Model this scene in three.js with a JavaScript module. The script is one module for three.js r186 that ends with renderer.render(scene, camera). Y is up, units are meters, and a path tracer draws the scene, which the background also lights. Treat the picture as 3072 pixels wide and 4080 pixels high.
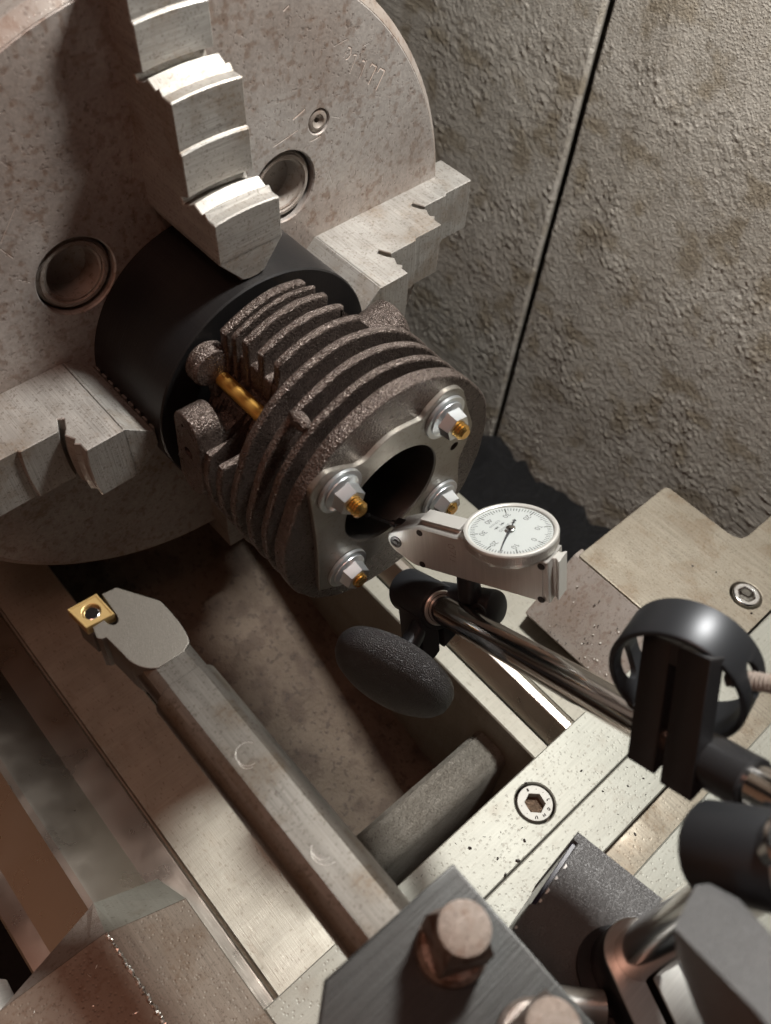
import * as THREE from 'three';
import { mergeGeometries, mergeVertices, toCreasedNormals } from 'three/addons/utils/BufferGeometryUtils.js';
import { RoundedBoxGeometry } from 'three/addons/geometries/RoundedBoxGeometry.js';
import { ConvexGeometry } from 'three/addons/geometries/ConvexGeometry.js';
import { RectAreaLightUniformsLib } from 'three/addons/lights/RectAreaLightUniformsLib.js';
import { Brush, Evaluator, SUBTRACTION } from 'three-bvh-csg';

// ---------------------------------------------------------------- camera, light, exposure
// The spindle axis is the x axis (tailstock at +x), y is up, +z is the operator's side. Shapes are written in millimetres and scaled to metres.
const MM = 0.001;
const scene = new THREE.Scene();
const camera = new THREE.PerspectiveCamera(61.29, 771 / 1024, 0.02, 20);
camera.position.set(0.11624, 0.21218, 0.13034);
camera.up.set(-0.62269, 0.61323, -0.48601);
camera.lookAt(0.11624 - 0.41509, 0.21218 - 0.7854, 0.13034 - 0.45918);
camera.focus = 0.305;
camera.userData.fStop = 14;
const renderer = new THREE.WebGLRenderer({ antialias: true });
renderer.setSize(771, 1024);
renderer.shadowMap.enabled = true;
renderer.toneMapping = THREE.LinearToneMapping;
renderer.toneMappingExposure = 1.0;
RectAreaLightUniformsLib.init();
scene.background = new THREE.Color(0.012, 0.009, 0.008);   // the dim rest of the workshop
const KEY = { at: [6, 400, -184], aim: [0, -80, 10], size: 62, power: 355, color: [1, 0.98, 0.93] };
const CEILING = { at: [250, 1500, 150], aim: [0, 0, 0], w: 1300, h: 420, power: 0.26, color: [0.95, 0.98, 1] };
const BOUNCE_LAMP = { at: [60, 560, 260], aim: [120, 160, 560], w: 160, h: 160, power: 15, color: [1, 0.5, 0.36] };  // added lamp, lights only the unseen board for a warm bounce

// ---------------------------------------------------------------- helpers
let seed = 7;
const rnd = () => { seed = (seed * 1664525 + 1013904223) >>> 0; return seed / 4294967296; };
const V = (a) => new THREE.Vector3(...a);
const names = {};
function numbered(n) { const k = names[n] = (names[n] ?? -1) + 1; return k ? n + '_' + String(k).padStart(3, '0') : n; }
function tag(o, label, category, group, kind) {
  if (label) o.userData.label = label;
  if (category) o.userData.category = category;
  if (group) o.userData.group = group;
  if (kind) o.userData.kind = kind;
  return o;
}
function thing(name, label, category, at = [0, 0, 0], group) {
  const o = new THREE.Group(); o.name = numbered(name); o.position.set(at[0] * MM, at[1] * MM, at[2] * MM);
  scene.add(o); o.userData.base = at; tag(o, label, category, group); delete o.userData.base; o.base = at;
  return o;
}
const uvDone = new WeakSet();
// texture coordinates in millimetres, projected along the axis each face looks at
function boxUV(g) {
  const p = g.attributes.position, n = g.attributes.normal, uv = new Float32Array(p.count * 2);
  for (let i = 0; i < p.count; i += 3) {
    const a = new THREE.Vector3(), b = new THREE.Vector3(), c = new THREE.Vector3();
    a.fromBufferAttribute(p, i); b.fromBufferAttribute(p, i + 1); c.fromBufferAttribute(p, i + 2);
    const f = b.clone().sub(a).cross(c.clone().sub(a)), ax = Math.abs(f.x), ay = Math.abs(f.y), az = Math.abs(f.z);
    for (let k = 0; k < 3; k++) {
      const x = p.getX(i + k), y = p.getY(i + k), z = p.getZ(i + k), j = (i + k) * 2;
      if (ax >= ay && ax >= az) { uv[j] = z; uv[j + 1] = y; } else if (ay >= az) { uv[j] = x; uv[j + 1] = z; } else { uv[j] = x; uv[j + 1] = y; }
    }
  }
  g.setAttribute('uv', new THREE.BufferAttribute(uv, 2));
  return g;
}
function clean(g, crease = 0.6) {
  let q = g.index ? g.toNonIndexed() : g;
  for (const k of Object.keys(q.attributes)) if (!['position', 'normal', 'uv'].includes(k)) q.deleteAttribute(k);
  if (crease) q = toCreasedNormals(q, crease);
  return q;
}
const join = (list) => mergeGeometries(list.map((g) => { const q = g.index ? g.toNonIndexed() : g.clone(); for (const k of Object.keys(q.attributes)) if (k !== 'position' && k !== 'normal') q.deleteAttribute(k); if (!q.attributes.normal) q.computeVertexNormals(); return q; }));
// a named mesh from geometry in world millimetres, hung under a thing
function part(name, geos, material, parent = scene, { crease = 0.6, uv = true, local = false } = {}) {
  const list = Array.isArray(geos) ? geos : [geos], ready = list.every((q) => q.userData.done);
  let g = clean(list.length > 1 ? join(list) : list[0], ready ? 0 : crease);
  if (uv) boxUV(g);
  g = g.clone();
  let base = [0, 0, 0];
  if (parent !== scene && !local) for (let o = parent; o && o !== scene; o = o.parent) if (o.base) base = base.map((v, i) => v + o.base[i]);
  g.translate(-base[0], -base[1], -base[2]); g.scale(MM, MM, MM);
  const m = new THREE.Mesh(g, material); m.name = parent === scene ? numbered(name) : name;
  m.castShadow = m.receiveShadow = true; parent.add(m);
  return m;
}
const frameMatrix = (u, v, w, o = [0, 0, 0]) => new THREE.Matrix4().makeBasis(V(u), V(v), V(w)).setPosition(...o);
const AX = { x: [[0, 1, 0], [0, 0, 1], [1, 0, 0]], y: [[0, 0, 1], [1, 0, 0], [0, 1, 0]], z: [[1, 0, 0], [0, 1, 0], [0, 0, 1]] };
function shapeOf(pts) { return pts instanceof THREE.Shape ? pts : new THREE.Shape(pts.map((q) => new THREE.Vector2(q[0], q[1]))); }
// a solid with an outline (in y,z for 'x'; z,x for 'y'; x,y for 'z') between two positions along the axis, edges chamfered
function prism(pts, axis, from, to, { bevel = 0.3, holes = [], seg = 1, steps = 1, curve = 48, at, crease = 0.6 } = {}) {
  const s = shapeOf(pts); s.holes.push(...holes);
  const b = Math.min(bevel, Math.abs(to - from) / 2.2);
  const g = new THREE.ExtrudeGeometry(s, { depth: to - from - 2 * b, bevelEnabled: b > 0, bevelSize: b, bevelThickness: b, bevelOffset: -b, bevelSegments: seg, steps, curveSegments: curve });
  g.translate(0, 0, from + b);
  const q = flatCaps(toCreasedNormals(g.index ? g.toNonIndexed() : g, crease));
  const f = Array.isArray(axis) ? axis : AX[axis];
  q.applyMatrix4(frameMatrix(f[0], f[1], f[2], at));
  q.userData.done = true;
  return q;
}
// the flat ends of an extrusion keep their own normals, so that only the chamfers round off
function flatCaps(g) {
  const p = g.attributes.position, n = g.attributes.normal, a = new THREE.Vector3(), b = new THREE.Vector3(), c = new THREE.Vector3();
  for (let i = 0; i < p.count; i += 3) {
    a.fromBufferAttribute(p, i); b.fromBufferAttribute(p, i + 1).sub(a); c.fromBufferAttribute(p, i + 2).sub(a); b.cross(c).normalize();
    if (Math.abs(b.z) > 0.9995) for (let k = 0; k < 3; k++) n.setXYZ(i + k, b.x, b.y, b.z);
  }
  return g;
}
function disc(r, cx = 0, cy = 0) { const s = new THREE.Shape(); s.absarc(cx, cy, r, 0, Math.PI * 2, false); return s; }
function hole(r, cx = 0, cy = 0) { const s = new THREE.Path(); s.absarc(cx, cy, r, 0, Math.PI * 2, true); return s; }
function poly(n, r, rot = 0, cx = 0, cy = 0) { return Array.from({ length: n }, (_, i) => [cx + r * Math.cos(rot + i * 2 * Math.PI / n), cy + r * Math.sin(rot + i * 2 * Math.PI / n)]); }
// body of revolution: profile of [radius, height] along dir from at
function lathe(profile, dir, at = [0, 0, 0], seg = 72) {
  const g = new THREE.LatheGeometry(profile.map((q) => new THREE.Vector2(Math.max(q[0], 0), q[1])), seg);
  g.applyQuaternion(new THREE.Quaternion().setFromUnitVectors(new THREE.Vector3(0, 1, 0), V(dir).normalize()));
  g.translate(...at);
  return g;
}
const rodGeo = (r, h0, h1, dir, at, c = 0.4, seg = 48) => lathe([[0, h0], [r - c, h0], [r, h0 + c], [r, h1 - c], [r - c, h1], [0, h1]], dir, at, seg);
const box = (x0, x1, y0, y1, z0, z1, r = 0.5) => { const g = new RoundedBoxGeometry(x1 - x0, y1 - y0, z1 - z0, 2, r); g.translate((x0 + x1) / 2, (y0 + y1) / 2, (z0 + z1) / 2); return g; };
const add = (a, b, s = 1) => a.map((v, i) => v + b[i] * s);
const cross = (a, b) => V(a).cross(V(b)).toArray();

// ---------------------------------------------------------------- procedural textures
function lattice(s) { let q = s * 9973 + 17; const t = new Float32Array(65536); for (let i = 0; i < 65536; i++) { q = (q * 1664525 + 1013904223) >>> 0; t[i] = q / 4294967296; } return t; }
const LAT = [1, 2, 3, 4, 5, 6, 7, 8].map(lattice);
function vnoise(x, y, px, py, k) {
  const t = LAT[k & 7], x0 = Math.floor(x), y0 = Math.floor(y), fx = x - x0, fy = y - y0, sx = fx * fx * (3 - 2 * fx), sy = fy * fy * (3 - 2 * fy);
  const xa = ((x0 % px) + px) % px, xb = (xa + 1) % px, ya = ((y0 % py) + py) % py, yb = (ya + 1) % py;
  const h = (a, b) => t[(a * 251 + b * 1009) & 65535];
  return (h(xa, ya) * (1 - sx) + h(xb, ya) * sx) * (1 - sy) + (h(xa, yb) * (1 - sx) + h(xb, yb) * sx) * sy;
}
function fbm(u, v, p, oct, k, py = p) { let s = 0, a = 0.5, n = 0; for (let o = 0; o < oct; o++) { s += a * vnoise(u * p, v * py, p, py, k + o); n += a; a *= 0.5; p *= 2; py *= 2; } return s / n; }
// distance to the nearest of jittered points, one per cell: lumps
function cells(u, v, p, k) {
  const x = u * p, y = v * p, x0 = Math.floor(x), y0 = Math.floor(y), t = LAT[k & 7]; let d = 9, id = 0;
  for (let i = -1; i <= 1; i++) for (let j = -1; j <= 1; j++) {
    const a = (((x0 + i) % p) + p) % p, b = (((y0 + j) % p) + p) % p, q = a * 251 + b * 1009;
    const dx = x0 + i + t[q & 65535] - x, dy = y0 + j + t[(q + 7777) & 65535] - y, e = dx * dx + dy * dy;
    if (e < d) { d = e; id = t[(q + 333) & 65535]; }
  }
  return [Math.sqrt(d), id];
}
const clamp = (x, a = 0, b = 1) => Math.min(b, Math.max(a, x)), smooth = (a, b, x) => { const t = clamp((x - a) / (b - a)); return t * t * (3 - 2 * t); };
const enc = (c) => 255 * (c <= 0.0031308 ? c * 12.92 : 1.055 * Math.pow(c, 1 / 2.4) - 0.055);
// f(u, v) gives a number (grey data) or [r, g, b] in linear light (colour)
function texture(size, tile, f, colour = false) {
  const d = new Uint8Array(size * size * 4);
  for (let j = 0; j < size; j++) for (let i = 0; i < size; i++) {
    const r = f(i / size, j / size), o = (j * size + i) * 4;
    if (colour) for (let c = 0; c < 3; c++) d[o + c] = clamp(enc(Math.max(r[c], 0)), 0, 255); else d[o] = d[o + 1] = d[o + 2] = clamp(r * 255, 0, 255);
    d[o + 3] = 255;
  }
  const t = new THREE.DataTexture(d, size, size);
  t.wrapS = t.wrapT = THREE.RepeatWrapping; t.magFilter = THREE.LinearFilter; t.minFilter = THREE.LinearMipmapLinearFilter; t.generateMipmaps = true;
  if (colour) t.colorSpace = THREE.SRGBColorSpace;
  t.repeat.set(1 / tile, 1 / tile); t.needsUpdate = true;
  return t;
}
const retile = (t, a, b = a, rot = 0) => { const c = t.clone(); c.repeat.set(1 / a, 1 / b); c.rotation = rot; c.needsUpdate = true; return c; };
const mix = (a, b, t) => a.map((x, i) => x + (b[i] - x) * t);
const scl = (a, s) => a.map((x) => x * s);

// ---------------------------------------------------------------- materials
// cast iron: rounded sand-grain lumps
const tCast = texture(512, 19, (u, v) => { const [d, id] = cells(u, v, 26, 0), [e] = cells(u, v, 60, 3); return 0.55 * (1 - smooth(0, 0.75, d)) * (0.4 + 0.6 * id) + 0.25 * (1 - smooth(0, 0.8, e)) + 0.3 * fbm(u, v, 5, 3, 2); });
const tCastCol = texture(512, 37, (u, v) => { const a = fbm(u, v, 6, 5, 1), b = smooth(0.5, 0.72, fbm(u, v, 40, 3, 4)); return mix(mix([0.085, 0.066, 0.057], [0.14, 0.112, 0.098], a), [0.04, 0.029, 0.024], b * 0.7); }, true);
const tCastRough = texture(512, 19, (u, v) => 0.42 + 0.25 * fbm(u, v, 20, 4, 3));
// old machined steel with rust-brown freckles
const freckle = (u, v, p, k) => smooth(0.52, 0.80, fbm(u, v, p, 4, k));
const tPatina = texture(1024, 95, (u, v) => {
  const a = fbm(u, v, 5, 5, 0), b = freckle(u, v, 46, 2), c = smooth(0.66, 0.84, fbm(u, v, 90, 3, 5)), w = smooth(0.40, 0.78, fbm(u, v, 4, 5, 3));
  return mix(mix(mix([0.34, 0.31, 0.285], [0.27, 0.225, 0.19], a), [0.19, 0.125, 0.09], clamp(b * 0.45 + w * 0.4)), [0.09, 0.06, 0.045], c * 0.5);
}, true);
const tPatinaRough = texture(512, 60, (u, v) => 0.36 + 0.32 * fbm(u, v, 8, 5, 4));
const tPits = texture(512, 30, (u, v) => { const [d, id] = cells(u, v, 40, 2); return 0.8 - (id > 0.72 ? 0.7 * (1 - smooth(0.1, 0.4, d)) : 0) + 0.2 * fbm(u, v, 60, 2, 1); });
// ground steel: fine lines along u, faint stains
const tGround = texture(1024, 70, (u, v) => {
  const l = fbm(u, v, 3, 3, 1, 300) * 0.6 + fbm(u, v, 8, 3, 4, 120) * 0.4, a = fbm(u, v, 5, 6, 2), s = smooth(0.60, 0.82, fbm(u, v, 110, 3, 6)), w = smooth(0.46, 0.72, fbm(u, v, 6, 6, 7)), f = smooth(0.5, 0.75, fbm(u, v, 70, 3, 3));
  let c = mix(scl([0.40, 0.39, 0.37], 0.55 + 0.9 * l), [0.27, 0.245, 0.215], a * 0.75);
  c = mix(c, [0.24, 0.185, 0.135], w * (0.35 + 0.4 * f));
  return mix(c, [0.12, 0.09, 0.07], s * 0.55);
}, true);
const tGroundRough = texture(512, 42, (u, v) => 0.20 + 0.26 * fbm(u, v, 4, 3, 2, 160) + 0.30 * fbm(u, v, 7, 5, 5));
const tGroundBump = texture(512, 18, (u, v) => 0.75 * fbm(u, v, 2, 3, 3, 170) + 0.25 * fbm(u, v, 60, 2, 1));
// the slide tops: pale, worn, with dents and fleck marks
const tSlide = texture(1024, 88, (u, v) => {
  const a = fbm(u, v, 6, 5, 3), l = fbm(u, v, 160, 3, 1, 6);
  let c = mix([0.47, 0.47, 0.44], [0.37, 0.36, 0.325], a);
  c = scl(c, 0.9 + 0.2 * l);
  const s = smooth(0.68, 0.84, fbm(u, v, 80, 3, 5)), b = smooth(0.62, 0.85, fbm(u, v, 10, 5, 2));
  c = mix(c, [0.21, 0.18, 0.15], s * 0.55); c = mix(c, [0.33, 0.30, 0.26], b * 0.6);
  return c;
}, true);
const tSlideBump = texture(1024, 64, (u, v) => {
  let h = 0.7 + 0.15 * fbm(u, v, 120, 2, 2);
  const [d, id] = cells(u * 0.999, v, 34, 4);                               // small dents, each a short slit
  if (id > 0.55) h -= 0.55 * (1 - smooth(0.05, 0.28, d));
  return h;
});
const tBed = texture(1024, 120, (u, v) => {
  const a = fbm(u, v, 6, 6, 1), b = smooth(0.48, 0.7, fbm(u, v, 14, 5, 3)), c = smooth(0.62, 0.76, fbm(u, v, 60, 3, 6));
  return mix(mix(mix([0.10, 0.075, 0.055], [0.155, 0.12, 0.09], a), [0.065, 0.044, 0.033], b * 0.6), [0.045, 0.032, 0.027], c * 0.6);
}, true);
const tRough3 = texture(512, 30, (u, v) => 0.6 * fbm(u, v, 20, 5, 2) + 0.4 * fbm(u, v, 90, 2, 5));
// crackle paint, moulded grain, brushed black
const tWallCol = texture(1024, 130, (u, v) => { const a = fbm(u, v, 5, 6, 2), b = smooth(0.5, 0.75, fbm(u, v, 9, 5, 6)), g = fbm(u, v, 90, 3, 4); return scl(mix(mix(mix([0.42, 0.385, 0.335], [0.56, 0.53, 0.48], a), [0.31, 0.26, 0.19], b * 0.75), [0.2, 0.165, 0.12], smooth(0.62, 0.8, fbm(u, v, 26, 4, 1)) * 0.5), 0.8 + 0.4 * g); }, true);
const tWallBump = texture(1024, 46, (u, v) => { const [d, id] = cells(u, v, 34, 1), [e, ie] = cells(u, v, 70, 5); return 0.45 * (1 - smooth(0.0, 0.5, d)) * (id > 0.6 ? id : 0) + 0.2 * (1 - smooth(0.0, 0.5, e)) * (ie > 0.5 ? ie : 0) + 0.55 * fbm(u, v, 52, 3, 3); });
const tGrain = texture(512, 9, (u, v) => { const [d, id] = cells(u, v, 22, 6), [e] = cells(u, v, 22, 2); return 0.7 * smooth(0.1, 0.65, d) * (0.5 + 0.5 * id) + 0.3 * smooth(0.1, 0.6, e); });
const tSand = texture(512, 8, (u, v) => { const [d, id] = cells(u, v, 30, 3); return (1 - smooth(0.1, 0.8, d)) * id * 0.8 + 0.2 * fbm(u, v, 60, 2, 2); });
const tBlackSteel = texture(512, 55, (u, v) => { const a = fbm(u, v, 4, 5, 3), l = fbm(u, v, 4, 3, 2, 150); return scl(mix([0.016, 0.016, 0.018], [0.03, 0.028, 0.027], a), 0.85 + 0.3 * l); }, true);
const tPost = texture(1024, 60, (u, v) => { const l = fbm(u, v, 150, 3, 1, 3), a = fbm(u, v, 6, 5, 4); return mix(scl([0.036, 0.0375, 0.037], 0.7 + 0.55 * l), [0.028, 0.025, 0.023], a * 0.7); }, true);
const tPostBump = texture(512, 24, (u, v) => 0.8 * fbm(u, v, 110, 2, 5, 2) + 0.2 * fbm(u, v, 50, 2, 3));
const tPlate = texture(512, 30, (u, v) => scl([0.52, 0.51, 0.485], 0.9 + 0.2 * fbm(u, v, 90, 3, 2, 3)), true);
const tOx = texture(512, 40, (u, v) => { const a = fbm(u, v, 7, 5, 1), s = smooth(0.6, 0.75, fbm(u, v, 30, 4, 4)); return mix(mix([0.36, 0.33, 0.29], [0.22, 0.185, 0.15], a), [0.10, 0.07, 0.05], s * 0.7); }, true);
const tWorn = texture(512, 26, (u, v) => 0.30 + 0.4 * smooth(0.4, 0.7, fbm(u, v, 14, 5, 3)));

const M = {};
const std = (name, o) => { M[name] = new THREE.MeshStandardMaterial(o); M[name].name = name; return M[name]; };
const phy = (name, o) => { M[name] = new THREE.MeshPhysicalMaterial(o); M[name].name = name; return M[name]; };
std('cast_iron', { map: tCastCol, roughnessMap: tCastRough, roughness: 0.55, metalness: 0.5, bumpMap: tCast, bumpScale: 0.0005 });
std('machined_iron', { map: texture(512, 45, (u, v) => { const a = fbm(u, v, 7, 5, 1), s = smooth(0.6, 0.85, fbm(u, v, 60, 3, 4)); return mix(mix([0.33, 0.315, 0.285], [0.25, 0.225, 0.195], a), [0.13, 0.1, 0.08], s * 0.5); }, true), roughness: 0.42, metalness: 0.85, bumpMap: tRough3, bumpScale: 0.00003 });
std('bore_steel', { color: new THREE.Color().setRGB(0.20, 0.185, 0.17), roughness: 0.3, metalness: 0.9, bumpMap: retile(tGroundBump, 30, 8), bumpScale: 0.00005 });
std('chuck_steel', { map: tPatina, roughnessMap: tPatinaRough, roughness: 0.95, metalness: 0.4, bumpMap: tPits, bumpScale: 0.00005 });
std('jaw_steel', { map: tGround, roughnessMap: tGroundRough, roughness: 1, metalness: 0.6, bumpMap: tGroundBump, bumpScale: 0.00004 });
std('sleeve_black', { map: tBlackSteel, roughness: 0.42, metalness: 0.6, bumpMap: retile(tGroundBump, 40, 24, Math.PI / 2), bumpScale: 0.00005 });
std('slide_steel', { map: tSlide, color: new THREE.Color().setRGB(0.6, 0.605, 0.57), roughness: 0.5, metalness: 0.3, bumpMap: tSlideBump, bumpScale: 0.0001 });
std('way_steel', { map: retile(tSlide, 130, 55), color: new THREE.Color().setRGB(0.8, 0.77, 0.71), roughnessMap: tGroundRough, roughness: 0.95, metalness: 0.4, bumpMap: tGroundBump, bumpScale: 0.00004 });
std('back_way_steel', { map: retile(tSlide, 130, 55), color: new THREE.Color().setRGB(0.55, 0.53, 0.48), roughness: 0.5, metalness: 0.3, bumpMap: tGroundBump, bumpScale: 0.00004 });
std('vee_steel', { color: new THREE.Color().setRGB(0.46, 0.41, 0.36), roughnessMap: texture(512, 60, (u, v) => 0.22 + 0.16 * fbm(u, v, 6, 5, 5)), roughness: 1, metalness: 1, bumpMap: tGroundBump, bumpScale: 0.00002 });
std('wing_iron', { map: retile(tGround, 60), color: new THREE.Color().setRGB(0.6, 0.55, 0.46), roughnessMap: tPatinaRough, roughness: 1, metalness: 0.45, bumpMap: tSlideBump, bumpScale: 0.00008 });
std('rough_iron', { map: tBed, roughness: 0.72, metalness: 0.1, bumpMap: tRough3, bumpScale: 0.0009 });
std('rib_iron', { map: texture(512, 40, (u, v) => { const a = fbm(u, v, 9, 5, 1), s = smooth(0.6, 0.8, fbm(u, v, 80, 3, 4)); return mix(mix([0.30, 0.285, 0.25], [0.2, 0.185, 0.155], a), [0.07, 0.055, 0.045], s * 0.6); }, true), roughness: 0.6, metalness: 0.2, bumpMap: tSand, bumpScale: 0.0006 });
std('front_wing_shaded', { map: retile(tGround, 52), color: new THREE.Color().setRGB(0.42, 0.38, 0.33), roughness: 0.5, metalness: 0.45, bumpMap: tSlideBump, bumpScale: 0.00008 });  // tint darkened to stand in for the shadow of the boring bar
std('front_wing_dull', { map: retile(tPatina, 64), color: new THREE.Color().setRGB(0.6, 0.56, 0.5), roughness: 0.5, metalness: 0.35, bumpMap: tSlideBump, bumpScale: 0.0001 });
std('dull_iron', { map: retile(tPatina, 70), roughness: 0.62, metalness: 0.3, bumpMap: tSand, bumpScale: 0.00022 });
std('tray_black', { color: new THREE.Color().setRGB(0.022, 0.022, 0.024), roughness: 0.5, bumpMap: tSand, bumpScale: 0.0012 });
std('crackle_paint', { map: tWallCol, roughness: 0.42, metalness: 0, bumpMap: tWallBump, bumpScale: 0.0006 });
std('guard_back', { color: new THREE.Color().setRGB(0.3, 0.275, 0.24), roughness: 0.6 });
std('post_steel', { map: tPost, roughness: 0.42, metalness: 0.55, bumpMap: tPostBump, bumpScale: 0.00007 });
std('chrome', { color: new THREE.Color().setRGB(0.62, 0.61, 0.60), roughness: 0.15, metalness: 1 });
std('worn_chrome', { color: new THREE.Color().setRGB(0.76, 0.74, 0.71), roughnessMap: texture(512, 22, (u, v) => 0.09 + 0.05 * fbm(u, v, 18, 5, 2)), roughness: 1, metalness: 1, bumpMap: texture(512, 9, (u, v) => 0.5 + 0.5 * smooth(0.55, 0.7, fbm(u, v, 4, 3, 6)) * (fbm(u, v, 40, 2, 1) - 0.5)), bumpScale: 0.00002 });
std('zinc', { color: new THREE.Color().setRGB(0.66, 0.69, 0.71), roughness: 0.3, metalness: 0.9, bumpMap: tRough3, bumpScale: 0.00002 });
std('brass', { color: new THREE.Color().setRGB(0.80, 0.50, 0.16), roughness: 0.24, metalness: 1 });
std('brass_dull', { map: texture(256, 16, (u, v) => scl([0.74, 0.42, 0.10], 0.8 + 0.35 * fbm(u, v, 3, 4, 2, 40)), true), roughness: 0.38, metalness: 0.85 });
std('satin_steel', { map: tPlate, roughness: 0.36, metalness: 0.7, bumpMap: retile(tGroundBump, 14), bumpScale: 0.00002 });
std('bright_steel', { color: new THREE.Color().setRGB(0.5, 0.495, 0.47), roughness: 0.42, metalness: 0.5 });
std('screw_head', { map: tPlate, color: new THREE.Color().setRGB(0.62, 0.62, 0.6), roughness: 0.55, metalness: 0.3 });
std('black_steel', { color: new THREE.Color().setRGB(0.03, 0.03, 0.032), roughness: 0.38, metalness: 0.5, bumpMap: tRough3, bumpScale: 0.00005 });
std('black_anodised', { color: new THREE.Color().setRGB(0.032, 0.034, 0.038), roughness: 0.4, metalness: 0.55 });
std('black_plastic', { color: new THREE.Color().setRGB(0.022, 0.021, 0.022), roughness: 0.36, bumpMap: tGrain, bumpScale: 0.00035 });
std('dark_paint', { color: new THREE.Color().setRGB(0.1, 0.1, 0.101), roughness: 0.4, bumpMap: tSand, bumpScale: 0.00025 });
std('purple_black', { color: new THREE.Color().setRGB(0.015, 0.013, 0.03), roughness: 0.3 });
std('screw_black', { color: new THREE.Color().setRGB(0.025, 0.02, 0.018), roughness: 0.35, metalness: 0.6 });
std('rust_bolt', { map: texture(512, 9, (u, v) => mix([0.22, 0.19, 0.17], [0.105, 0.068, 0.05], smooth(0.35, 0.7, fbm(u, v, 5, 5, 3))), true), roughness: 0.45, metalness: 0.6, bumpMap: tRough3, bumpScale: 0.0003 });
std('bar_steel', { map: retile(tGround, 55, 70), color: new THREE.Color().setRGB(0.5, 0.485, 0.465), roughness: 0.32, metalness: 0.8 });
std('head_steel', { map: texture(512, 30, (u, v) => scl([0.125, 0.117, 0.102], 0.86 + 0.3 * fbm(u, v, 90, 3, 4)), true), roughness: 0.48, metalness: 0.5, bumpMap: tSand, bumpScale: 0.00003 });
std('insert_gold', { color: new THREE.Color().setRGB(0.56, 0.40, 0.17), roughness: 0.36, metalness: 0.6 });
std('dirt', { map: texture(256, 6, (u, v) => mix([0.25, 0.17, 0.11], [0.12, 0.075, 0.05], fbm(u, v, 8, 4, 2)), true), roughness: 0.9, bumpMap: tSand, bumpScale: 0.001 });
std('white_paint', { color: new THREE.Color().setRGB(0.7, 0.69, 0.66), roughness: 0.5 });
std('swarf', { color: new THREE.Color().setRGB(0.7, 0.68, 0.64), roughness: 0.4, metalness: 1 });
std('needle_black', { color: new THREE.Color().setRGB(0.02, 0.022, 0.026), roughness: 0.4 });
phy('crystal', { color: 0xffffff, transmission: 1, thickness: 0, roughness: 0.03, ior: 1.45 });
std('wood', { color: new THREE.Color().setRGB(0.36, 0.21, 0.135), roughness: 0.7 });

// ---------------------------------------------------------------- lamps (outside the frame)
function areaLamp(name, L, w, h, glow, label, category, housing) {
  const t = thing(name, label, category, [0, 0, 0]);
  t.position.set(...scl(L.at, MM)); t.lookAt(...scl(L.aim, MM));   // +z towards what it lights
  const hb = new THREE.Mesh(new RoundedBoxGeometry(w * 1.12 * MM, h * 1.12 * MM, 30 * MM, 3, 4 * MM), housing); hb.name = 'housing'; hb.position.z = -22 * MM; hb.castShadow = true; t.add(hb);
  const dm = new THREE.MeshStandardMaterial({ color: 0x222222, emissive: new THREE.Color(...L.color), emissiveIntensity: glow }); dm.name = name + '_glow';
  const d = new THREE.Mesh(new THREE.BoxGeometry(w * MM, h * MM, 2 * MM), dm); d.name = 'diffuser'; d.position.z = -3 * MM; t.add(d);
  const light = new THREE.RectAreaLight(new THREE.Color(...L.color), L.power, w * MM, h * MM);
  light.position.copy(t.position); scene.add(light); light.name = name + '_light';
  // a RectAreaLight shines along its -z, as a camera looks
  const q = new THREE.Object3D(); q.position.copy(t.position); const m = new THREE.Matrix4().lookAt(t.position, V(scl(L.aim, MM)), new THREE.Vector3(0, 1, 0.01)); light.quaternion.setFromRotationMatrix(m);
}
const mHousing = new THREE.MeshStandardMaterial({ color: 0x3a3a3c, roughness: 0.6 }); mHousing.name = 'lamp_housing';
areaLamp('work_lamp', KEY, KEY.size, KEY.size, 3, 'square machine work lamp shining down from above the splash guard', 'lamp', mHousing);
areaLamp('ceiling_light', CEILING, CEILING.w, CEILING.h, 0.15, 'long white ceiling light of the workshop high above the lathe', 'ceiling light', mHousing);
areaLamp('added_bounce_lamp', BOUNCE_LAMP, BOUNCE_LAMP.w, BOUNCE_LAMP.h, 0.5, 'added warm lamp out of view, aimed at the added brown wall', 'lamp', mHousing);

// ---------------------------------------------------------------- the setting
// chip tray behind the bed, near-black and heaped up towards the guard
{
  const x0 = -330, x1 = 330, z0 = -298, z1 = 330, nx = 220, nz = 170, pos = [], idx = [];
  for (let j = 0; j <= nz; j++) for (let i = 0; i <= nx; i++) {
    const x = x0 + (x1 - x0) * i / nx, z = z0 + (z1 - z0) * j / nz, u = i / nx * 3, v = j / nz * 3;
    const heap = smooth(-190, -288, z) * 30 * (0.45 + 1.1 * fbm(u, v, 11, 3, 2)), lump = 5 * fbm(u, v, 40, 4, 5);
    pos.push(x, -331 + heap + lump, z);
  }
  for (let j = 0; j < nz; j++) for (let i = 0; i < nx; i++) { const a = j * (nx + 1) + i; idx.push(a, a + nx + 1, a + 1, a + 1, a + nx + 1, a + nx + 2); }
  const g = new THREE.BufferGeometry(); g.setAttribute('position', new THREE.Float32BufferAttribute(pos, 3)); g.setIndex(idx); g.computeVertexNormals();
  tag(part('ground', g, M.tray_black, scene, { crease: 0 }), 'near-black chip tray floor behind and under the lathe bed', 'chip tray', null, 'structure');
}
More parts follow.
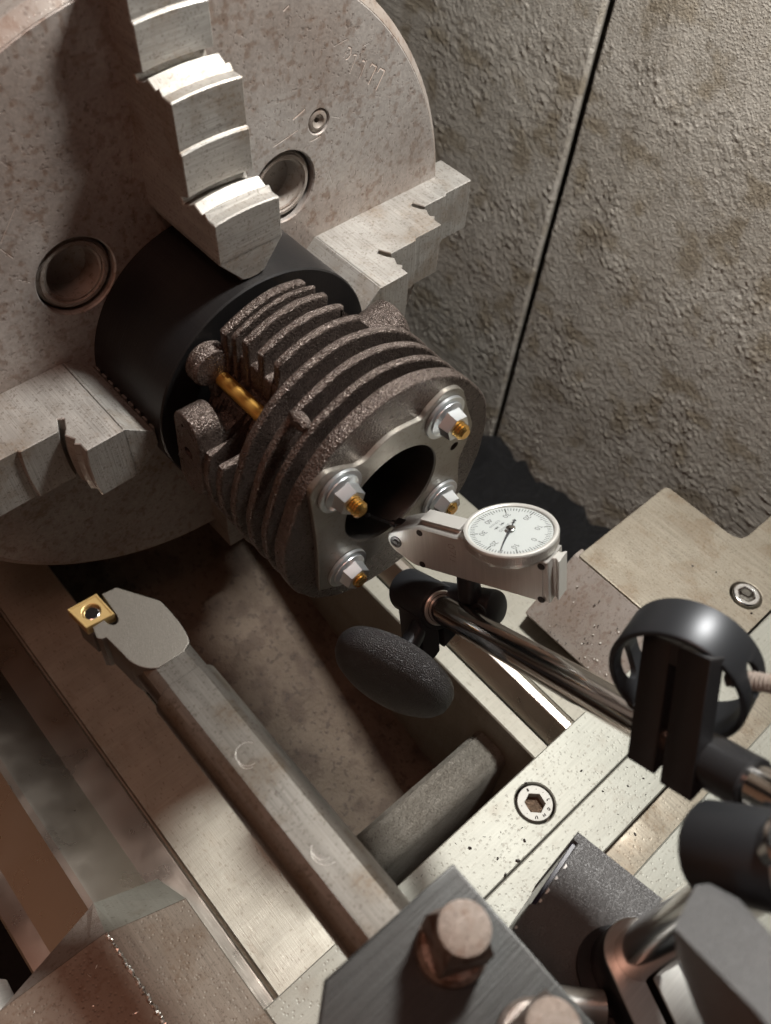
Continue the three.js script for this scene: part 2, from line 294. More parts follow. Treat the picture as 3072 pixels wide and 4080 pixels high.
// a splash guard panel: a sheet with real crackle relief on the side in view
function guard(x0, x1, vis0, vis1, label, k, step) {
  const y0 = -350, y1 = 205, zf = -290, pos = [], idx = [];
  const xs = [], ys = [];
  for (let x = x0; x < vis0; x += 6) xs.push(x); for (let x = vis0; x < vis1; x += step) xs.push(x); for (let x = vis1; x < x1; x += 6) xs.push(x); xs.push(x1);
  for (let y = y0; y < 15; y += step) ys.push(y); for (let y = 15; y < y1; y += 6) ys.push(y); ys.push(y1);
  for (const y of ys) for (const x of xs) {
    const u = (x + 500) / 100, v = (y + 400) / 100, [d, id] = cells(u, v, 27, k + 3);
    const patch = smooth(0.38, 0.62, fbm(u, v, 5, 4, k + 1)), amp = 0.26 + 0.28 * patch + 0.2 * smooth(-30, -280, y);
    const g1 = fbm(u, v, 44, 2, k), g2 = fbm(u, v, 70, 2, k + 4);
    let h = amp * (1.5 * Math.max(0, g1 - 0.42) + 0.7 * (g2 - 0.5) + (id > 0.8 ? 0.8 * (1 - smooth(0.05, 0.42, d)) : 0)) + 1.2 * fbm(u, v, 2, 3, k);
    if (k === 1) h += 1.1 * Math.exp(-(((x + 115 + 0.03 * y) / 11) ** 2));            // soft vertical swell right of the seam
    const edge = Math.min(Math.abs(x - x0), Math.abs(x - x1));
    pos.push(x + (edge < 0.01 ? 0.7 * (fbm(0, v, 9, 4, k + 2, 30) - 0.5) : 0), y, zf + h - 2.0 * (1 - smooth(0, 1.2, edge)));
  }
  const nx = xs.length;
  for (let j = 0; j < ys.length - 1; j++) for (let i = 0; i < nx - 1; i++) { const a = j * nx + i; idx.push(a, a + 1, a + nx, a + 1, a + nx + 1, a + nx); }
  const g = new THREE.BufferGeometry(); g.setAttribute('position', new THREE.Float32BufferAttribute(pos, 3)); g.setIndex(idx); g.computeVertexNormals();
  const t = thing('splash_guard_panel', label, 'splash guard', [(x0 + x1) / 2, y0, zf]);
  part('painted_face', g, M.crackle_paint, t, { crease: 0 });
  part('back_plate', box(x0 + 0.4, x1 - 0.4, y0, y1, zf - 4, zf - 2.2, 0.3), M.guard_back, t);
}
guard(-420, -159.2, -285, -159.2, 'rough taupe splash guard panel left of the dark seam, behind the chuck', 0, 0.95);
guard(-154.8, 330, -154.8, 40, 'rough taupe splash guard panel right of the dark seam, behind the dial indicator', 1, 0.8);
part('backing', box(-400, 330, -350, 204, -352, -340, 0.5), M.guard_back); tag(scene.children.at(-1), 'painted sheet behind the seam of the splash guard', 'backing', null, 'structure');
tag(part('floor', box(-1600, 1600, -950, -940, -1500, 1600, 1), M.rough_iron), 'dark workshop floor below the lathe', 'floor', null, 'structure');
tag(part('bounce_board', box(-620, 560, -300, 520, 560, 580, 1), M.wood), 'added brown board out of view on the operator side, bouncing warm light', 'bounce board', null, 'structure');  // reflector added out of view to throw warm light on the lathe

// lathe bed: two ways with a prism each, a dark pit between them, one cross rib in view
{
  const t = thing('lathe_bed', 'ground steel lathe bed ways with a rusty pit and cross rib between', 'lathe bed', [0, -205, 20]);
  const X0 = -190, X1 = 330;
  part('front_way', prism([[-230, 74], [-135.6, 74], [-135, 74.6], [-135, 101.3], [-138.5, 101.8], [-138.5, 102.9], [-230, 102.9]], 'x', X0, X1, { bevel: 0.2, crease: 0.2 }), M.way_steel, t);
  part('front_vee', prism([[-230, 103.1], [-135.4, 103.1], [-135, 103.5], [-135, 116], [-122.6, 133], [-122, 134], [-122, 136.4], [-122.6, 137], [-134, 154], [-134, 161.2], [-135, 162], [-230, 162]], 'x', X0, X1, { bevel: 0.2, crease: 0.2 }), M.vee_steel, t);
  part('back_way', prism([[-230, -112], [-135.5, -112], [-135, -111.4], [-135, -96.4], [-136.6, -96.1], [-136.6, -95.2], [-135, -94.8], [-135, -61], [-230, -60.6]], 'x', X0, X1, { bevel: 0.2, crease: 0.2 }), M.back_way_steel, t);
  part('back_vee', prism([[-230, -60.4], [-134.4, -60.2], [-125.4, -54], [-125, -53.4], [-125, -50], [-125.4, -49.4], [-134.6, -44.2], [-230, -44]], 'x', X0, X1, { bevel: 0.2, crease: 0.2 }), M.vee_steel, t);
  part('back_flat', prism([[-230, -43.8], [-137, -43.6], [-136.6, -43.2], [-135, -42.7], [-135, -35], [-135.6, -34.4], [-230, -34.4]], 'x', X0, X1, { bevel: 0.2, crease: 0.2 }), M.back_way_steel, t);
  // pit floor with cast unevenness
  const g = new THREE.PlaneGeometry(X1 - X0, 110, 150, 40); g.rotateX(-Math.PI / 2); g.translate((X0 + X1) / 2, -200, 20);
  const p = g.attributes.position; for (let i = 0; i < p.count; i++) p.setY(i, p.getY(i) + 5 * fbm(p.getX(i) / 120 + 4, p.getZ(i) / 120 + 4, 8, 4, 3) - 0.36 * (p.getX(i) + 70) + (p.getX(i) > 20 ? 0.36 * (p.getX(i) - 20) : 0));
  g.computeVertexNormals(); part('pit_floor', g, M.rough_iron, t, { crease: 0 });
  const rib = prism([[-215, 42], [-158, 42], [-154.5, 44.5], [-154, 48], [-154, 54], [-155.5, 58], [-159, 60.5], [-215, 62]].map(([y, x]) => [x, y]), 'z', -34.2, 73.8, { bevel: 0, steps: 40 });
  part('cross_rib', rib, M.rib_iron, t, { crease: 0.9 });
}
// headstock behind the chuck
{
  const t = thing('headstock', 'dark headstock casting behind the lathe chuck', 'headstock', [-240, -135, 0]);
  part('casting', box(-290, -200, -134.5, 190, -110, 150, 8), M.rough_iron, t);
}

// ---------------------------------------------------------------- chuck
const FX = -104.6, TH = 3.4 * Math.PI / 180;                 // face plane; turn of the jaws about the spindle
{
  const t = thing('lathe_chuck', 'big four-jaw lathe chuck with a rust-freckled steel face and stepped jaws', 'lathe chuck', [FX, 0, 0]);
  // face map: the freckled steel with stamped characters and scratches, laid flat over the face
  const N = 2048, SPAN = 246, cv = document.createElement('canvas'); cv.width = cv.height = N; const cx = cv.getContext('2d');
  const bv = document.createElement('canvas'); bv.width = bv.height = N; const bx = bv.getContext('2d');
  const im = cx.createImageData(N, N), ib = bx.createImageData(N, N);
  for (let j = 0; j < N; j++) for (let i = 0; i < N; i++) {
    const u = i / N, v = j / N, a = fbm(u, v, 9, 5, 0), f = smooth(0.5, 0.8, fbm(u, v, 110, 4, 2)), f2 = smooth(0.66, 0.84, fbm(u, v, 220, 3, 5)), w = smooth(0.36, 0.76, fbm(u, v, 7, 6, 3)), fine = fbm(u, v, 300, 2, 6);
    let c = mix(mix([0.42, 0.395, 0.375], [0.32, 0.285, 0.262], a), [0.2, 0.138, 0.105], clamp(f * 0.5 + w * 0.45));
    c = scl(mix(c, [0.1, 0.065, 0.05], f2 * 0.4), 0.84 + 0.32 * fine);
    const o = (j * N + i) * 4; for (let k = 0; k < 3; k++) im.data[o + k] = enc(c[k]); im.data[o + 3] = 255;
    const h = 255 * clamp(0.82 - 0.4 * f2 - 0.12 * f + 0.2 * (fine - 0.5)); ib.data[o] = ib.data[o + 1] = ib.data[o + 2] = h; ib.data[o + 3] = 255;
  }
  cx.putImageData(im, 0, 0); bx.putImageData(ib, 0, 0);
  const px = (y, z) => [(z / SPAN + 0.5) * N, (0.5 - y / SPAN) * N];
  function stroke(pts, width, light = 0.75) {
    for (const [c, style, w] of [[cx, `rgba(236,214,200,${light})`, width], [bx, 'rgb(10,10,10)', width * 1.5]]) {
      c.strokeStyle = style; c.lineWidth = w * N / SPAN; c.lineCap = 'round'; c.lineJoin = 'round'; c.beginPath();
      pts.forEach((q, i) => { const [a, b] = px(...q); i ? c.lineTo(a, b) : c.moveTo(a, b); }); c.stroke();
    }
  }
  // P 1 1 7 7, struck by hand one after the other
  stroke([[82.0, -65.2], [79.2, -63.3]], 0.22, 0.5); stroke([[82.0, -65.2], [81.2, -66.3], [79.4, -66.3], [78.3, -65.2], [78.2, -64.2]], 0.3);
  stroke([[78.9, -67.6], [78.6, -69.0], [73.2, -66.3]], 0.22, 0.7);
  stroke([[76.0, -71.8], [75.6, -72.6]], 0.4, 0.9); stroke([[75.7, -73.6], [70.4, -70.8]], 0.24, 0.7);
  stroke([[73.3, -75.6], [73.9, -76.2], [72.4, -78.3], [67.3, -75.1]], 0.34, 0.85);
  stroke([[70.4, -79.2], [71.4, -80.2], [70.0, -82.4], [64.2, -79.0]], 0.36, 0.95);
  stroke([[64.0, -42.3], [66.0, -47.0]], 0.4, 0.9); stroke([[56.8, -33.5], [59.6, -44.2]], 0.18, 0.6); stroke([[54.0, -50.0], [54.6, -54.2]], 0.24, 0.5);
  stroke([[58.0, 62.0], [66.5, 55.5]], 0.2, 0.55); stroke([[52, 60], [58, 64]], 0.16, 0.3); stroke([[98.6, -38.6], [99.6, -40.4]], 0.3, 0.7); stroke([[90, 14], [62, 19]], 0.15, 0.2);
  for (let i = 0; i < 60; i++) { const y = -110 + 220 * rnd(), z = -110 + 220 * rnd(), a = rnd() * 6.3, l = 1 + 5 * rnd(); stroke([[y, z], [y + l * Math.cos(a), z + l * Math.sin(a)]], 0.1, 0.22 * rnd()); }
  const face = (c, srgb) => { const q = new THREE.CanvasTexture(c); if (srgb) q.colorSpace = THREE.SRGBColorSpace; q.wrapS = q.wrapT = THREE.RepeatWrapping; q.repeat.set(1 / SPAN, 1 / SPAN); q.offset.set(0.5, 0.5); return q; };
  std('chuck_face', { map: face(cv, true), bumpMap: face(bv), bumpScale: 0.00018, roughnessMap: tPatinaRough, roughness: 0.95, metalness: 0.4 });
  const sock = [[37.9, 42.7], [40.3, -38.4], [-37.9, -42.7], [-42.7, 37.9]], R = 13.2;
  const outer = disc(117.7);
  const body = prism(outer, 'x', FX - 10, FX, { bevel: 0.45, curve: 128, holes: [...sock.map(([y, z]) => hole(R, y, z)), hole(4.3, 60.1, -53.2)] });
  part('body', body, M.chuck_face, t);
  part('rim', lathe([[117.4, -0.35], [117.8, -0.3], [121.2, -3.6], [121.5, -4.4], [121.5, -86], [40, -86], [40, -95]], [1, 0, 0], [FX, 0, 0], 160), M.chuck_steel, t);
  part('face_backing', lathe([[118, -10.2], [0, -10.2]], [1, 0, 0], [FX, 0, 0]), M.dull_iron, t);
  for (const [y, z] of sock) {
    const s = part('socket_screw', lathe([[12.5, -9], [12.5, -2.6], [11.9, -1.9], [9.4, -1.9], [8.9, -2.3], [8.4, -5], [7.6, -8.4], [4.5, -9.4], [0, -9.6]], [1, 0, 0], [FX, y, z], 64), M.chuck_steel, t);
    part('washer_ring', lathe([[11.6, -1.85], [11.3, -1.2], [10.2, -1.2], [9.9, -1.85]], [1, 0, 0], [FX, y, z], 64), M.dull_iron, s, { local: false });
  }
  part('oil_nipple', lathe([[4.1, -3], [4.1, -0.7], [3.6, -0.3], [2.4, -0.2], [1.9, -0.7], [1.0, -1.1], [0.5, -2.2], [0, -2.4]], [1, 0, 0], [FX, 60.1, -53.2], 40), M.chuck_steel, t);
  // jaws: stepped profile in radius and height, scalloped to the work's circle, pointed at the inner end
  const xA = -66.7, xB = -80, xC = -93.7, w = 11.5;
  const prof = [[53.5, -112], [53.5, xA], [67.7, xA], [68.1, xA - 0.4], [68.1, -70.2], [69.5, -71.4], [68.3, -73.0], [69.9, -76.4], [68.3, -78.6], [66.6, -82.6], [68.4, -83.6], [70.6, xB + 1.0], [83.2, xB + 1.0], [83.7, xB + 0.6], [83.9, xB], [97.3, xB], [97.7, xB - 0.4], [97.7, -84.0], [99.3, -85.4], [98.0, -87.2], [99.7, -90.6], [98.0, -92.6], [96.4, -96.6], [98.2, -97.4], [100.6, xC + 1.0], [112.4, xC + 1.0], [112.9, xC + 0.6], [113.1, xC], [127.5, xC], [128, xC - 0.5], [128, -112]];
  const jg = prism(prof, [[0, 1, 0], [1, 0, 0], [0, 0, -1]], -w, w, { bevel: 0.3, steps: 10 });
  const jp = jg.attributes.position;
  for (let i = 0; i < jp.count; i++) { const r = jp.getY(i), z = jp.getZ(i); if (r > 54) jp.setY(i, Math.sqrt(r * r - z * z)); }
  jg.computeVertexNormals(); jg.userData.done = false;
  const tip = prism([[54.2, -w], [53.4, -w], [45.2, -4.6], [44.6, -4.2], [43.9, -1.5], [43.9, 1.5], [44.6, 4.2], [45.2, 4.6], [53.4, w], [54.2, w]], 'x', -112, xA, { bevel: 0.25 });
  const teeth = []; for (let k = 0; k < 9; k++) teeth.push(prism([[44.1, -4.3], [43.3, -3.9], [43.3, 3.9], [44.1, 4.3]], 'x', -104 + k * 4.2, -101.6 + k * 4.2, { bevel: 0.2 }));
  let first;
  for (let k = 0; k < 4; k++) {
    let j;
    if (!first) { j = first = part('jaw', [jg, tip, ...teeth], M.jaw_steel, t, { crease: 0.35 }); } else { j = first.clone(); j.name = 'jaw'; t.add(j); }
    j.rotation.x = TH + k * Math.PI / 2;
  }
}
// black sleeve held in the jaws
{
  const t = thing('black_sleeve', 'blackened steel sleeve gripped between the chuck jaws behind the finned cylinder', 'sleeve', [-64, 0, 0]);
  part('shell', lathe([[30, 0], [43.0, 0], [43.5, -0.5], [43.5, -40.4]], [1, 0, 0], [-64, 0, 0], 128), M.sleeve_black, t);
  part('inner_plug', lathe([[30.2, -1.5], [0, -1.5]], [1, 0, 0], [-64, 0, 0], 64), M.sleeve_black, t);
}

// ---------------------------------------------------------------- finned engine cylinder
const STUDS = [[24, -18.5, 9.8], [19.7, 23.0, 10.6], [-20, -24.5, 7.9], [-24.7, 17.4, 8.1]];
{
  const t = thing('engine_cylinder', 'dark cast iron finned engine cylinder with an open bore and a flange of four nuts', 'engine cylinder', [0, 0, 0]);
  const rad = [[0, 44], [28, 43], [52, 41.8], [73, 40.6], [94, 41.6], [109, 42.5], [129, 44], [144, 45.8], [162, 47.6], [179, 49], [195, 50.6], [214, 50.2], [233, 48.6], [250, 46.4], [268, 44.8], [285, 44.2], [310, 43], [333, 43.4]];
  const ro = (a) => { a = ((a % 360) + 360) % 360; for (let i = 0; i < rad.length; i++) { const [a0, r0] = rad[i], [a1, r1] = rad[(i + 1) % rad.length], e = i + 1 < rad.length ? a1 : 360; if (a >= a0 && a <= e) return r0 + (r1 - r0) * smooth(0, 1, (a - a0) / (e - a0)); } return 44; };
  const outline = (grow, k = 0) => Array.from({ length: 120 }, (_, i) => { const a = i * 3, r = ro(a) + grow + 0.35 * (fbm(a / 360, k * 0.13, 14, 3, k) - 0.5); return [r * Math.cos(a * Math.PI / 180), r * Math.sin(a * Math.PI / 180)]; });
  // the square corners cut away behind the upper studs
  const cut = (pts, yl, yr, zl, zr) => {
    const out = [];
    for (const [y, z] of pts) {
      let q = [y, z];
      if (z > zl && y > yl) q = (y - yl) / 34 > (z - zl) / 24 ? [y, zl] : [yl, z];
      if (z < zr && y > yr) q = (y - yr) / 34 > (zr - z) / 30 ? [y, zr] : [yr, z];
      out.push(q);
    }
    // put the inner corners in
    const res = []; for (let i = 0; i < out.length; i++) { const a = out[i], b = out[(i + 1) % out.length]; res.push(a); if (a[1] === zl && b[0] === yl && b[1] > zl) res.push([yl, zl]); if (a[0] === yr && a[1] < zr && b[1] === zr) res.push([yr, zr]); }
    return res.filter((q, i) => { const n = res[(i + 1) % res.length]; return Math.hypot(q[0] - n[0], q[1] - n[1]) > 0.05; });
  };
  const fin = (x, th, pts, h = 24) => prism(pts, 'x', x - th / 2, x + th / 2, { bevel: Math.min(0.95, th * 0.42), seg: 4, holes: [hole(h)] });
  const opt = { crease: 0.7 };
  part('end_plate', prism(outline(0.2, 1), 'x', -6.8, -1.7, { bevel: 0.9, seg: 4, holes: [hole(21)] }), M.cast_iron, t, opt);
  [[-12.3, 2.7], [-19.8, 2.8], [-27.6, 2.9]].forEach(([x, th], k) => part('fin', fin(x, th, outline(k === 2 ? 0.5 : 0.1, k + 2)), M.cast_iron, t, opt));
  [[-35.7, 2.8], [-42.6, 2.8], [-49.3, 2.8], [-53.9, 1.9], [-58.2, 3.2]].forEach(([x, th], k) => part('fin', fin(x, th, cut(outline(k === 4 ? -0.4 : 0, k + 5), k > 1 ? -6 : 8.6, 7, 18.2 + k * 0.75, -13.6 + k * 0.9)), M.cast_iron, t, opt));
  part('barrel', lathe([[19.4, -62], [27, -62], [27.5, -60], [27.5, -7], [21, -7]], [1, 0, 0], [0, 0, 0], 96), M.cast_iron, t);
  part('bore', lathe([[18.4, -61], [19.1, -60], [19.1, -0.6], [19.7, -0.05]], [1, 0, 0], [0, 0, 0], 96), M.bore_steel, t);
  part('root_web', box(-60, -28, 8, 30, 13, 18.6, 1), M.cast_iron, t); part('root_web', box(-60, -28, 8, 30, -13.6, -9, 1), M.cast_iron, t);
  // machined flange: four ears joined round the bore
  const fl = new THREE.Shape(); const P = [[-30.6, 26.0], [-29.3, 27.6], [-27, 28.6], [-1.1, 30.4], [20, 33.0], [24, 33.4], [26.6, 32.4], [29.6, 28.9], [29.6, 25.8], [27.2, 20.5], [25.2, 16.6], [25.3, 12.6], [28.0, 7.6], [29.6, 2.0], [29.2, -4.0], [28.7, -8.6], [30.9, -10.8], [33.6, -15.0], [34.6, -18.4], [33.4, -22.8], [30.6, -25.8], [27.2, -27.2], [18.0, -31.0], [9.8, -34.4], [2, -33.2], [-4, -31.6], [-12, -32.6], [-19, -34.0], [-25, -34.2], [-28.6, -31.6], [-30.2, -26], [-29.4, -18], [-27.4, -10], [-27.0, -2], [-29.0, 3], [-31.2, 8.5], [-32.6, 15], [-32.2, 21.5]];
  fl.moveTo(...P[0]); fl.splineThru([...P.slice(1), P[0]].map((q) => new THREE.Vector2(...q)));
  const fo = { bevel: 0.2, seg: 1, curve: 160, holes: [hole(19.6), hole(1.9, 4.6, -27.2), ...STUDS.map(([y, z]) => hole(2.7, y, z))] };
  part('flange_face', prism(fl, 'x', -3.4, 0, fo), M.machined_iron, t);
  // casting lump across two fins, port boss on the near side, round boss on the far side, ears for the studs
  const lump = new THREE.IcosahedronGeometry(1, 3); { const q = lump.attributes.position; for (let i = 0; i < q.count; i++) { const a = V([q.getX(i), q.getY(i), q.getZ(i)]), s = 0.75 + 0.55 * fbm(a.x * 0.3 + 2, a.y * 0.3 + a.z * 0.2 + 2, 9, 3, 4); q.setXYZ(i, -16.4 + a.x * 4.6 * s, 34.6 + a.y * 2.6 * s, 24.0 + a.z * 2.4 * s); } lump.computeVertexNormals(); }
  part('casting_lump', lump, M.cast_iron, t, { crease: 0 });
  const oval = new THREE.Shape(); oval.moveTo(-56.2, 14.5); oval.absarc(-50, 14.5, 6.3, Math.PI, 0, true); oval.lineTo(-43.4, -8); oval.absarc(-50, -8, 6.6, 0, -Math.PI, true); oval.lineTo(-56.2, 14.5);
  part('port_flange', prism(oval, 'z', 33, 42.4, { bevel: 0.8, seg: 3, holes: [hole(1.5, -51, 15.6), hole(3.0, -49.5, 4.5)] }), M.cast_iron, t);
  part('port_neck', box(-54.5, -45.5, -12, 10.5, 20, 34, 2), M.cast_iron, t);
  part('round_boss', [rodGeo(9.4, 24, 46, [0, 0.22, -1], [-50, 4.5, 0], 1.4)], M.cast_iron, t);
  part('stud_ear', [lathe([[0, -63], [6.4, -63], [7.2, -62], [7.2, -58.4], [6.2, -57.2], [0, -57]], [1, 0, 0], [0, 25.2, 25.6], 48), box(-62, -57, 12, 30, 12, 26, 1.5)], M.cast_iron, t);
  // studs with real thread ridges, washers, flange nuts
  const thread = (x0, x1, r, pitch) => { const q = [[r - 0.3, x0]]; for (let x = x0 + 0.2; x < x1 - 0.9; x += pitch) q.push([r - 0.36, x], [r, x + pitch * 0.4], [r, x + pitch * 0.58], [r - 0.36, x + pitch * 0.95]); q.push([r - 0.35, x1 - 0.7], [r - 0.9, x1], [0, x1]); return q; };
  STUDS.forEach(([y, z, tipX], k) => {
    part('stud', [lathe(thread(5, tipX, 2.6, 0.95), [1, 0, 0], [0, y, z], 40)], M.brass, t, { crease: 0.5 });
    part('stud_shank', rodGeo(2.5, -61, 4.9, [1, 0, 0], [0, y, z], 0.1, 40), M.brass_dull, t);
    part('washer', lathe([[2.6, 0.05], [7.7, 0.05], [7.85, 0.2], [7.85, 1.15], [7.7, 1.3], [2.6, 1.35]], [1, 0, 0], [0, y, z], 64), M.zinc, t, { crease: 0.3 });
    part('stud_boss', rodGeo(4.6, k === 1 ? -28.8 : -58, -5, [1, 0, 0], [0, y * 0.985, z * 0.985], 0.3, 40), M.cast_iron, t);
    const x0 = 1.4, nutR = 5.1, hex = prism(poly(6, nutR, 0.35 + k * 0.5, y, z), 'x', x0 + 0.9, x0 + 5.2, { bevel: 0.4, seg: 2, holes: [hole(2.5, y, z)] });
    // chamfer the corners of the nut by cutting it with a cone
    const hp = hex.attributes.position; for (let i = 0; i < hp.count; i++) { const dy = hp.getY(i) - y, dz = hp.getZ(i) - z, r = Math.hypot(dy, dz), x = hp.getX(i); if (r > 4.55 && x > x0 + 4.6) { const s = 4.55 / r; hp.setY(i, y + dy * s); hp.setZ(i, z + dz * s); } }
    hex.computeVertexNormals(); hex.userData.done = false;
    const n = part('nut', hex, M.zinc, t, { crease: 0.25 });
    part('nut_flange', lathe([[2.6, x0], [6.1, x0], [6.25, x0 + 0.15], [6.2, x0 + 0.5], [4.7, x0 + 1.3], [2.6, x0 + 1.3]], [1, 0, 0], [0, y, z], 56), M.zinc, n, { crease: 0.25 });
  });
}

// ---------------------------------------------------------------- dial test indicator (local axes: l along the body, n out of the dial, t across)
{
  const L = [0.90151, 0.32917, -0.28095], Nn = [-0.36515, 0.927, -0.08561], T = [0.23226, 0.17976, 0.9559], at = [35.8, 6.98, -15.62];
  const t = thing('dial_indicator', 'silver lever dial indicator with a white face touching the cylinder bore', 'dial indicator', at);
  t.quaternion.setFromRotationMatrix(frameMatrix(L, Nn, T)); t.scale.setScalar(0.97);
  const lo = { local: true };
  const side = new THREE.Shape(); [[15, -5.2], [-30.9, -4.9], [-37.5, -7.6], [-42.0, -9.7], [-43.5, -11.2], [-43.9, -13.2], [-43.2, -15.4], [-41.6, -17.2], [-34.0, -21.0], [-32.0, -21.2], [15.6, -20.7]].forEach((q, i) => i ? side.lineTo(...q) : side.moveTo(...q));
  part('body', prism(side, 'z', -4.9, 5.6, { bevel: 0.25 }), M.satin_steel, t, lo);
  part('side_cover', prism([[13.4, -5.4], [-30.6, -5.1], [-37.4, -7.8], [-41.8, -9.9], [-43.2, -11.4], [-43.5, -13.2], [-42.9, -15.2], [-41.4, -16.8], [-34, -20.7], [-32, -20.9], [13.4, -20.5]], 'z', 5.62, 6.0, { bevel: 0.12 }), M.satin_steel, t, lo);
  part('top_dovetail', prism([[-2.1, -4.9], [3.0, -4.9], [2.3, -4.2], [3.7, -3.3], [3.7, -2.9], [-2.8, -2.9], [-2.8, -3.3], [-1.4, -4.2]].map(([a, b]) => [a, b]), [[0, 0, 1], [0, 1, 0], [-1, 0, 0]], 16.6, 31.2, { bevel: 0.15 }), M.bright_steel, t, lo);
  part('end_dovetail', prism([[15.0, -2.2], [15.9, -1.7], [17.3, -3.2], [17.5, -3.0], [17.5, 3.0], [17.3, 3.2], [15.9, 1.7], [15.0, 2.2]].map(([l, q]) => [q, l]), [[0, 0, 1], [1, 0, 0], [0, 1, 0]], -20.6, -5.6, { bevel: 0.12 }), M.bright_steel, t, lo);
  part('housing', lathe([[13.2, -6.0], [13.4, -3.9]], [0, 1, 0], [0, 0, 0], 96), M.satin_steel, t, lo);
  const kn = []; for (let i = 0; i < 132; i++) { const a = i * 2 * Math.PI / 132, b = (i + 0.45) * 2 * Math.PI / 132; kn.push([15.0 * Math.cos(a), 15.0 * Math.sin(a)], [15.0 * Math.cos(b), 15.0 * Math.sin(b)]); const c = (i + 0.55) * 2 * Math.PI / 132, d = (i + 0.9) * 2 * Math.PI / 132; kn.push([14.62 * Math.cos(c), 14.62 * Math.sin(c)], [14.62 * Math.cos(d), 14.62 * Math.sin(d)]); }
  part('bezel_grip', prism(kn, 'y', -4.1, -1.2, { bevel: 0.12, crease: 0.15, holes: [hole(13)] }), M.satin_steel, t, { local: true });
  part('bezel_rim', lathe([[13.0, -1.3], [15.0, -1.2], [15.05, -0.7], [14.75, -0.15], [14.3, 0], [13.75, -0.05], [13.4, -0.3], [13.3, -1.0], [13.0, -1.3]], [0, 1, 0], [0, 0, 0], 128), M.bright_steel, t, lo);
  // dial print
  const N = 1024, cv = document.createElement('canvas'); cv.width = cv.height = N; const c = cv.getContext('2d');
  c.fillStyle = '#c4c9c8'; c.fillRect(0, 0, N, N); const R = N / 2, K = R / 13.3;
  c.translate(R, R); c.rotate(10 * Math.PI / 180); c.fillStyle = c.strokeStyle = '#0c0e10'; c.lineCap = 'butt';
  for (let i = 0; i < 80; i++) { const a = i * Math.PI / 40, big = i % 10 === 0, mid = i % 5 === 0; c.lineWidth = (big ? 0.36 : 0.22) * K; const r0 = (big ? 10.3 : mid ? 10.7 : 11.3) * K, r1 = 12.75 * K; c.beginPath(); c.moveTo(r0 * Math.sin(a), -r0 * Math.cos(a)); c.lineTo(r1 * Math.sin(a), -r1 * Math.cos(a)); c.stroke(); }
  c.textAlign = 'center'; c.textBaseline = 'middle'; c.font = `${2.5 * K}px sans-serif`;
  ['0', '10', '20', '30', '40', '30', '20', '10'].forEach((s, i) => { const a = i * Math.PI / 4; c.fillText(s, 8.7 * K * Math.sin(a), -8.7 * K * Math.cos(a)); });
  c.fillStyle = c.strokeStyle = '#33373a'; c.font = `${1.35 * K}px sans-serif`; c.fillText('JEWELED', 0, 2.5 * K); c.fillText('0.01mm', 0, 6.3 * K);
  c.lineWidth = 0.2 * K; for (const [x, d] of [[-1.5, 1], [1.5, -1]]) { c.beginPath(); c.moveTo(x - d * 1.3, 4.4 * K); c.moveTo((x - d * 1.1) * K, 4.4 * K); c.lineTo((x + d * 0.9) * K, 4.4 * K); c.stroke(); c.beginPath(); c.moveTo((x + d * 0.7) * K, 4.4 * K); c.lineTo((x - d * 0.4) * K, 3.85 * K); c.lineTo((x - d * 0.4) * K, 4.95 * K); c.fill(); c.beginPath(); c.moveTo((x + d * 0.75) * K, 3.9 * K); c.lineTo((x + d * 0.75) * K, 4.9 * K); c.stroke(); }
  const tx = new THREE.CanvasTexture(cv); tx.colorSpace = THREE.SRGBColorSpace;
  const dm = std('dial_print', { map: tx, color: new THREE.Color().setRGB(0.66, 0.67, 0.67), roughness: 0.5 });
  const dg = new THREE.CircleGeometry(13.3, 96);                        // its +y (top of the print) must point along +l, its +x along +t
  dg.applyMatrix4(frameMatrix([0, 0, 1], [1, 0, 0], [0, 1, 0], [0, -0.95, 0]));
  part('dial_face', dg, dm, t, { local: true, uv: false, crease: 0 });
  const nd = []; for (let i = 0; i <= 10; i++) { const r = 12.4 * i / 10, w = 0.42 * (1 - i / 10) + 0.08; nd.push([r, w + 0.25 * Math.sin(i / 10 * 3.1)]); } for (let i = 10; i >= 0; i--) { const r = 12.4 * i / 10, w = 0.42 * (1 - i / 10) + 0.08; nd.push([r, -w + 0.25 * Math.sin(i / 10 * 3.1)]); }
  const na = 78 * Math.PI / 180, nu = [Math.sin(na), 0, -Math.cos(na)], nv = [Math.cos(na), 0, Math.sin(na)];   // (t-ish, l-ish) frame of the needle
  const nl = [Math.cos(na), 0, Math.sin(na)], nt = cross([0, 1, 0], nl);
  const needle = part('needle', [prism(nd, [nl, nt.map((x) => -x), cross(nl, nt.map((x) => -x))], -0.06, 0.06, { bevel: 0, at: [0, -0.2, 0] }), prism([[-1, 0.25], [-4.2, 0.22], [-4.6, 0.7], [-5.4, 0.0], [-4.6, -0.7], [-4.2, -0.22], [-1, -0.25]], [nl, nt, cross(nl, nt)], -0.06, 0.06, { bevel: 0, at: [0, -0.2, 0] })], M.needle_black, t, lo);
  part('needle_hub', lathe([[0, -0.9], [0.5, -0.9], [0.5, -0.25], [1.45, -0.2], [1.5, 0.1], [1.2, 0.3], [0.5, 0.36], [0, 0.36]], [0, 1, 0], [0, 0, 0], 40), M.chrome, needle, lo);
  part('crystal', lathe([[13.4, 0.45], [0, 0.6]], [0, 1, 0], [0, -0.4, 0], 64), M.crystal, t, { local: true });
  const scr = (l, n, r) => { const s = part('screw', lathe([[r, 6.02], [r - 0.1, 6.12], [r * 0.5, 6.14], [r * 0.45, 6.08], [0, 6.08]].map((q) => q), [0, 0, 1], [l, n, 0], 32), M.screw_black, t, lo); return s; };
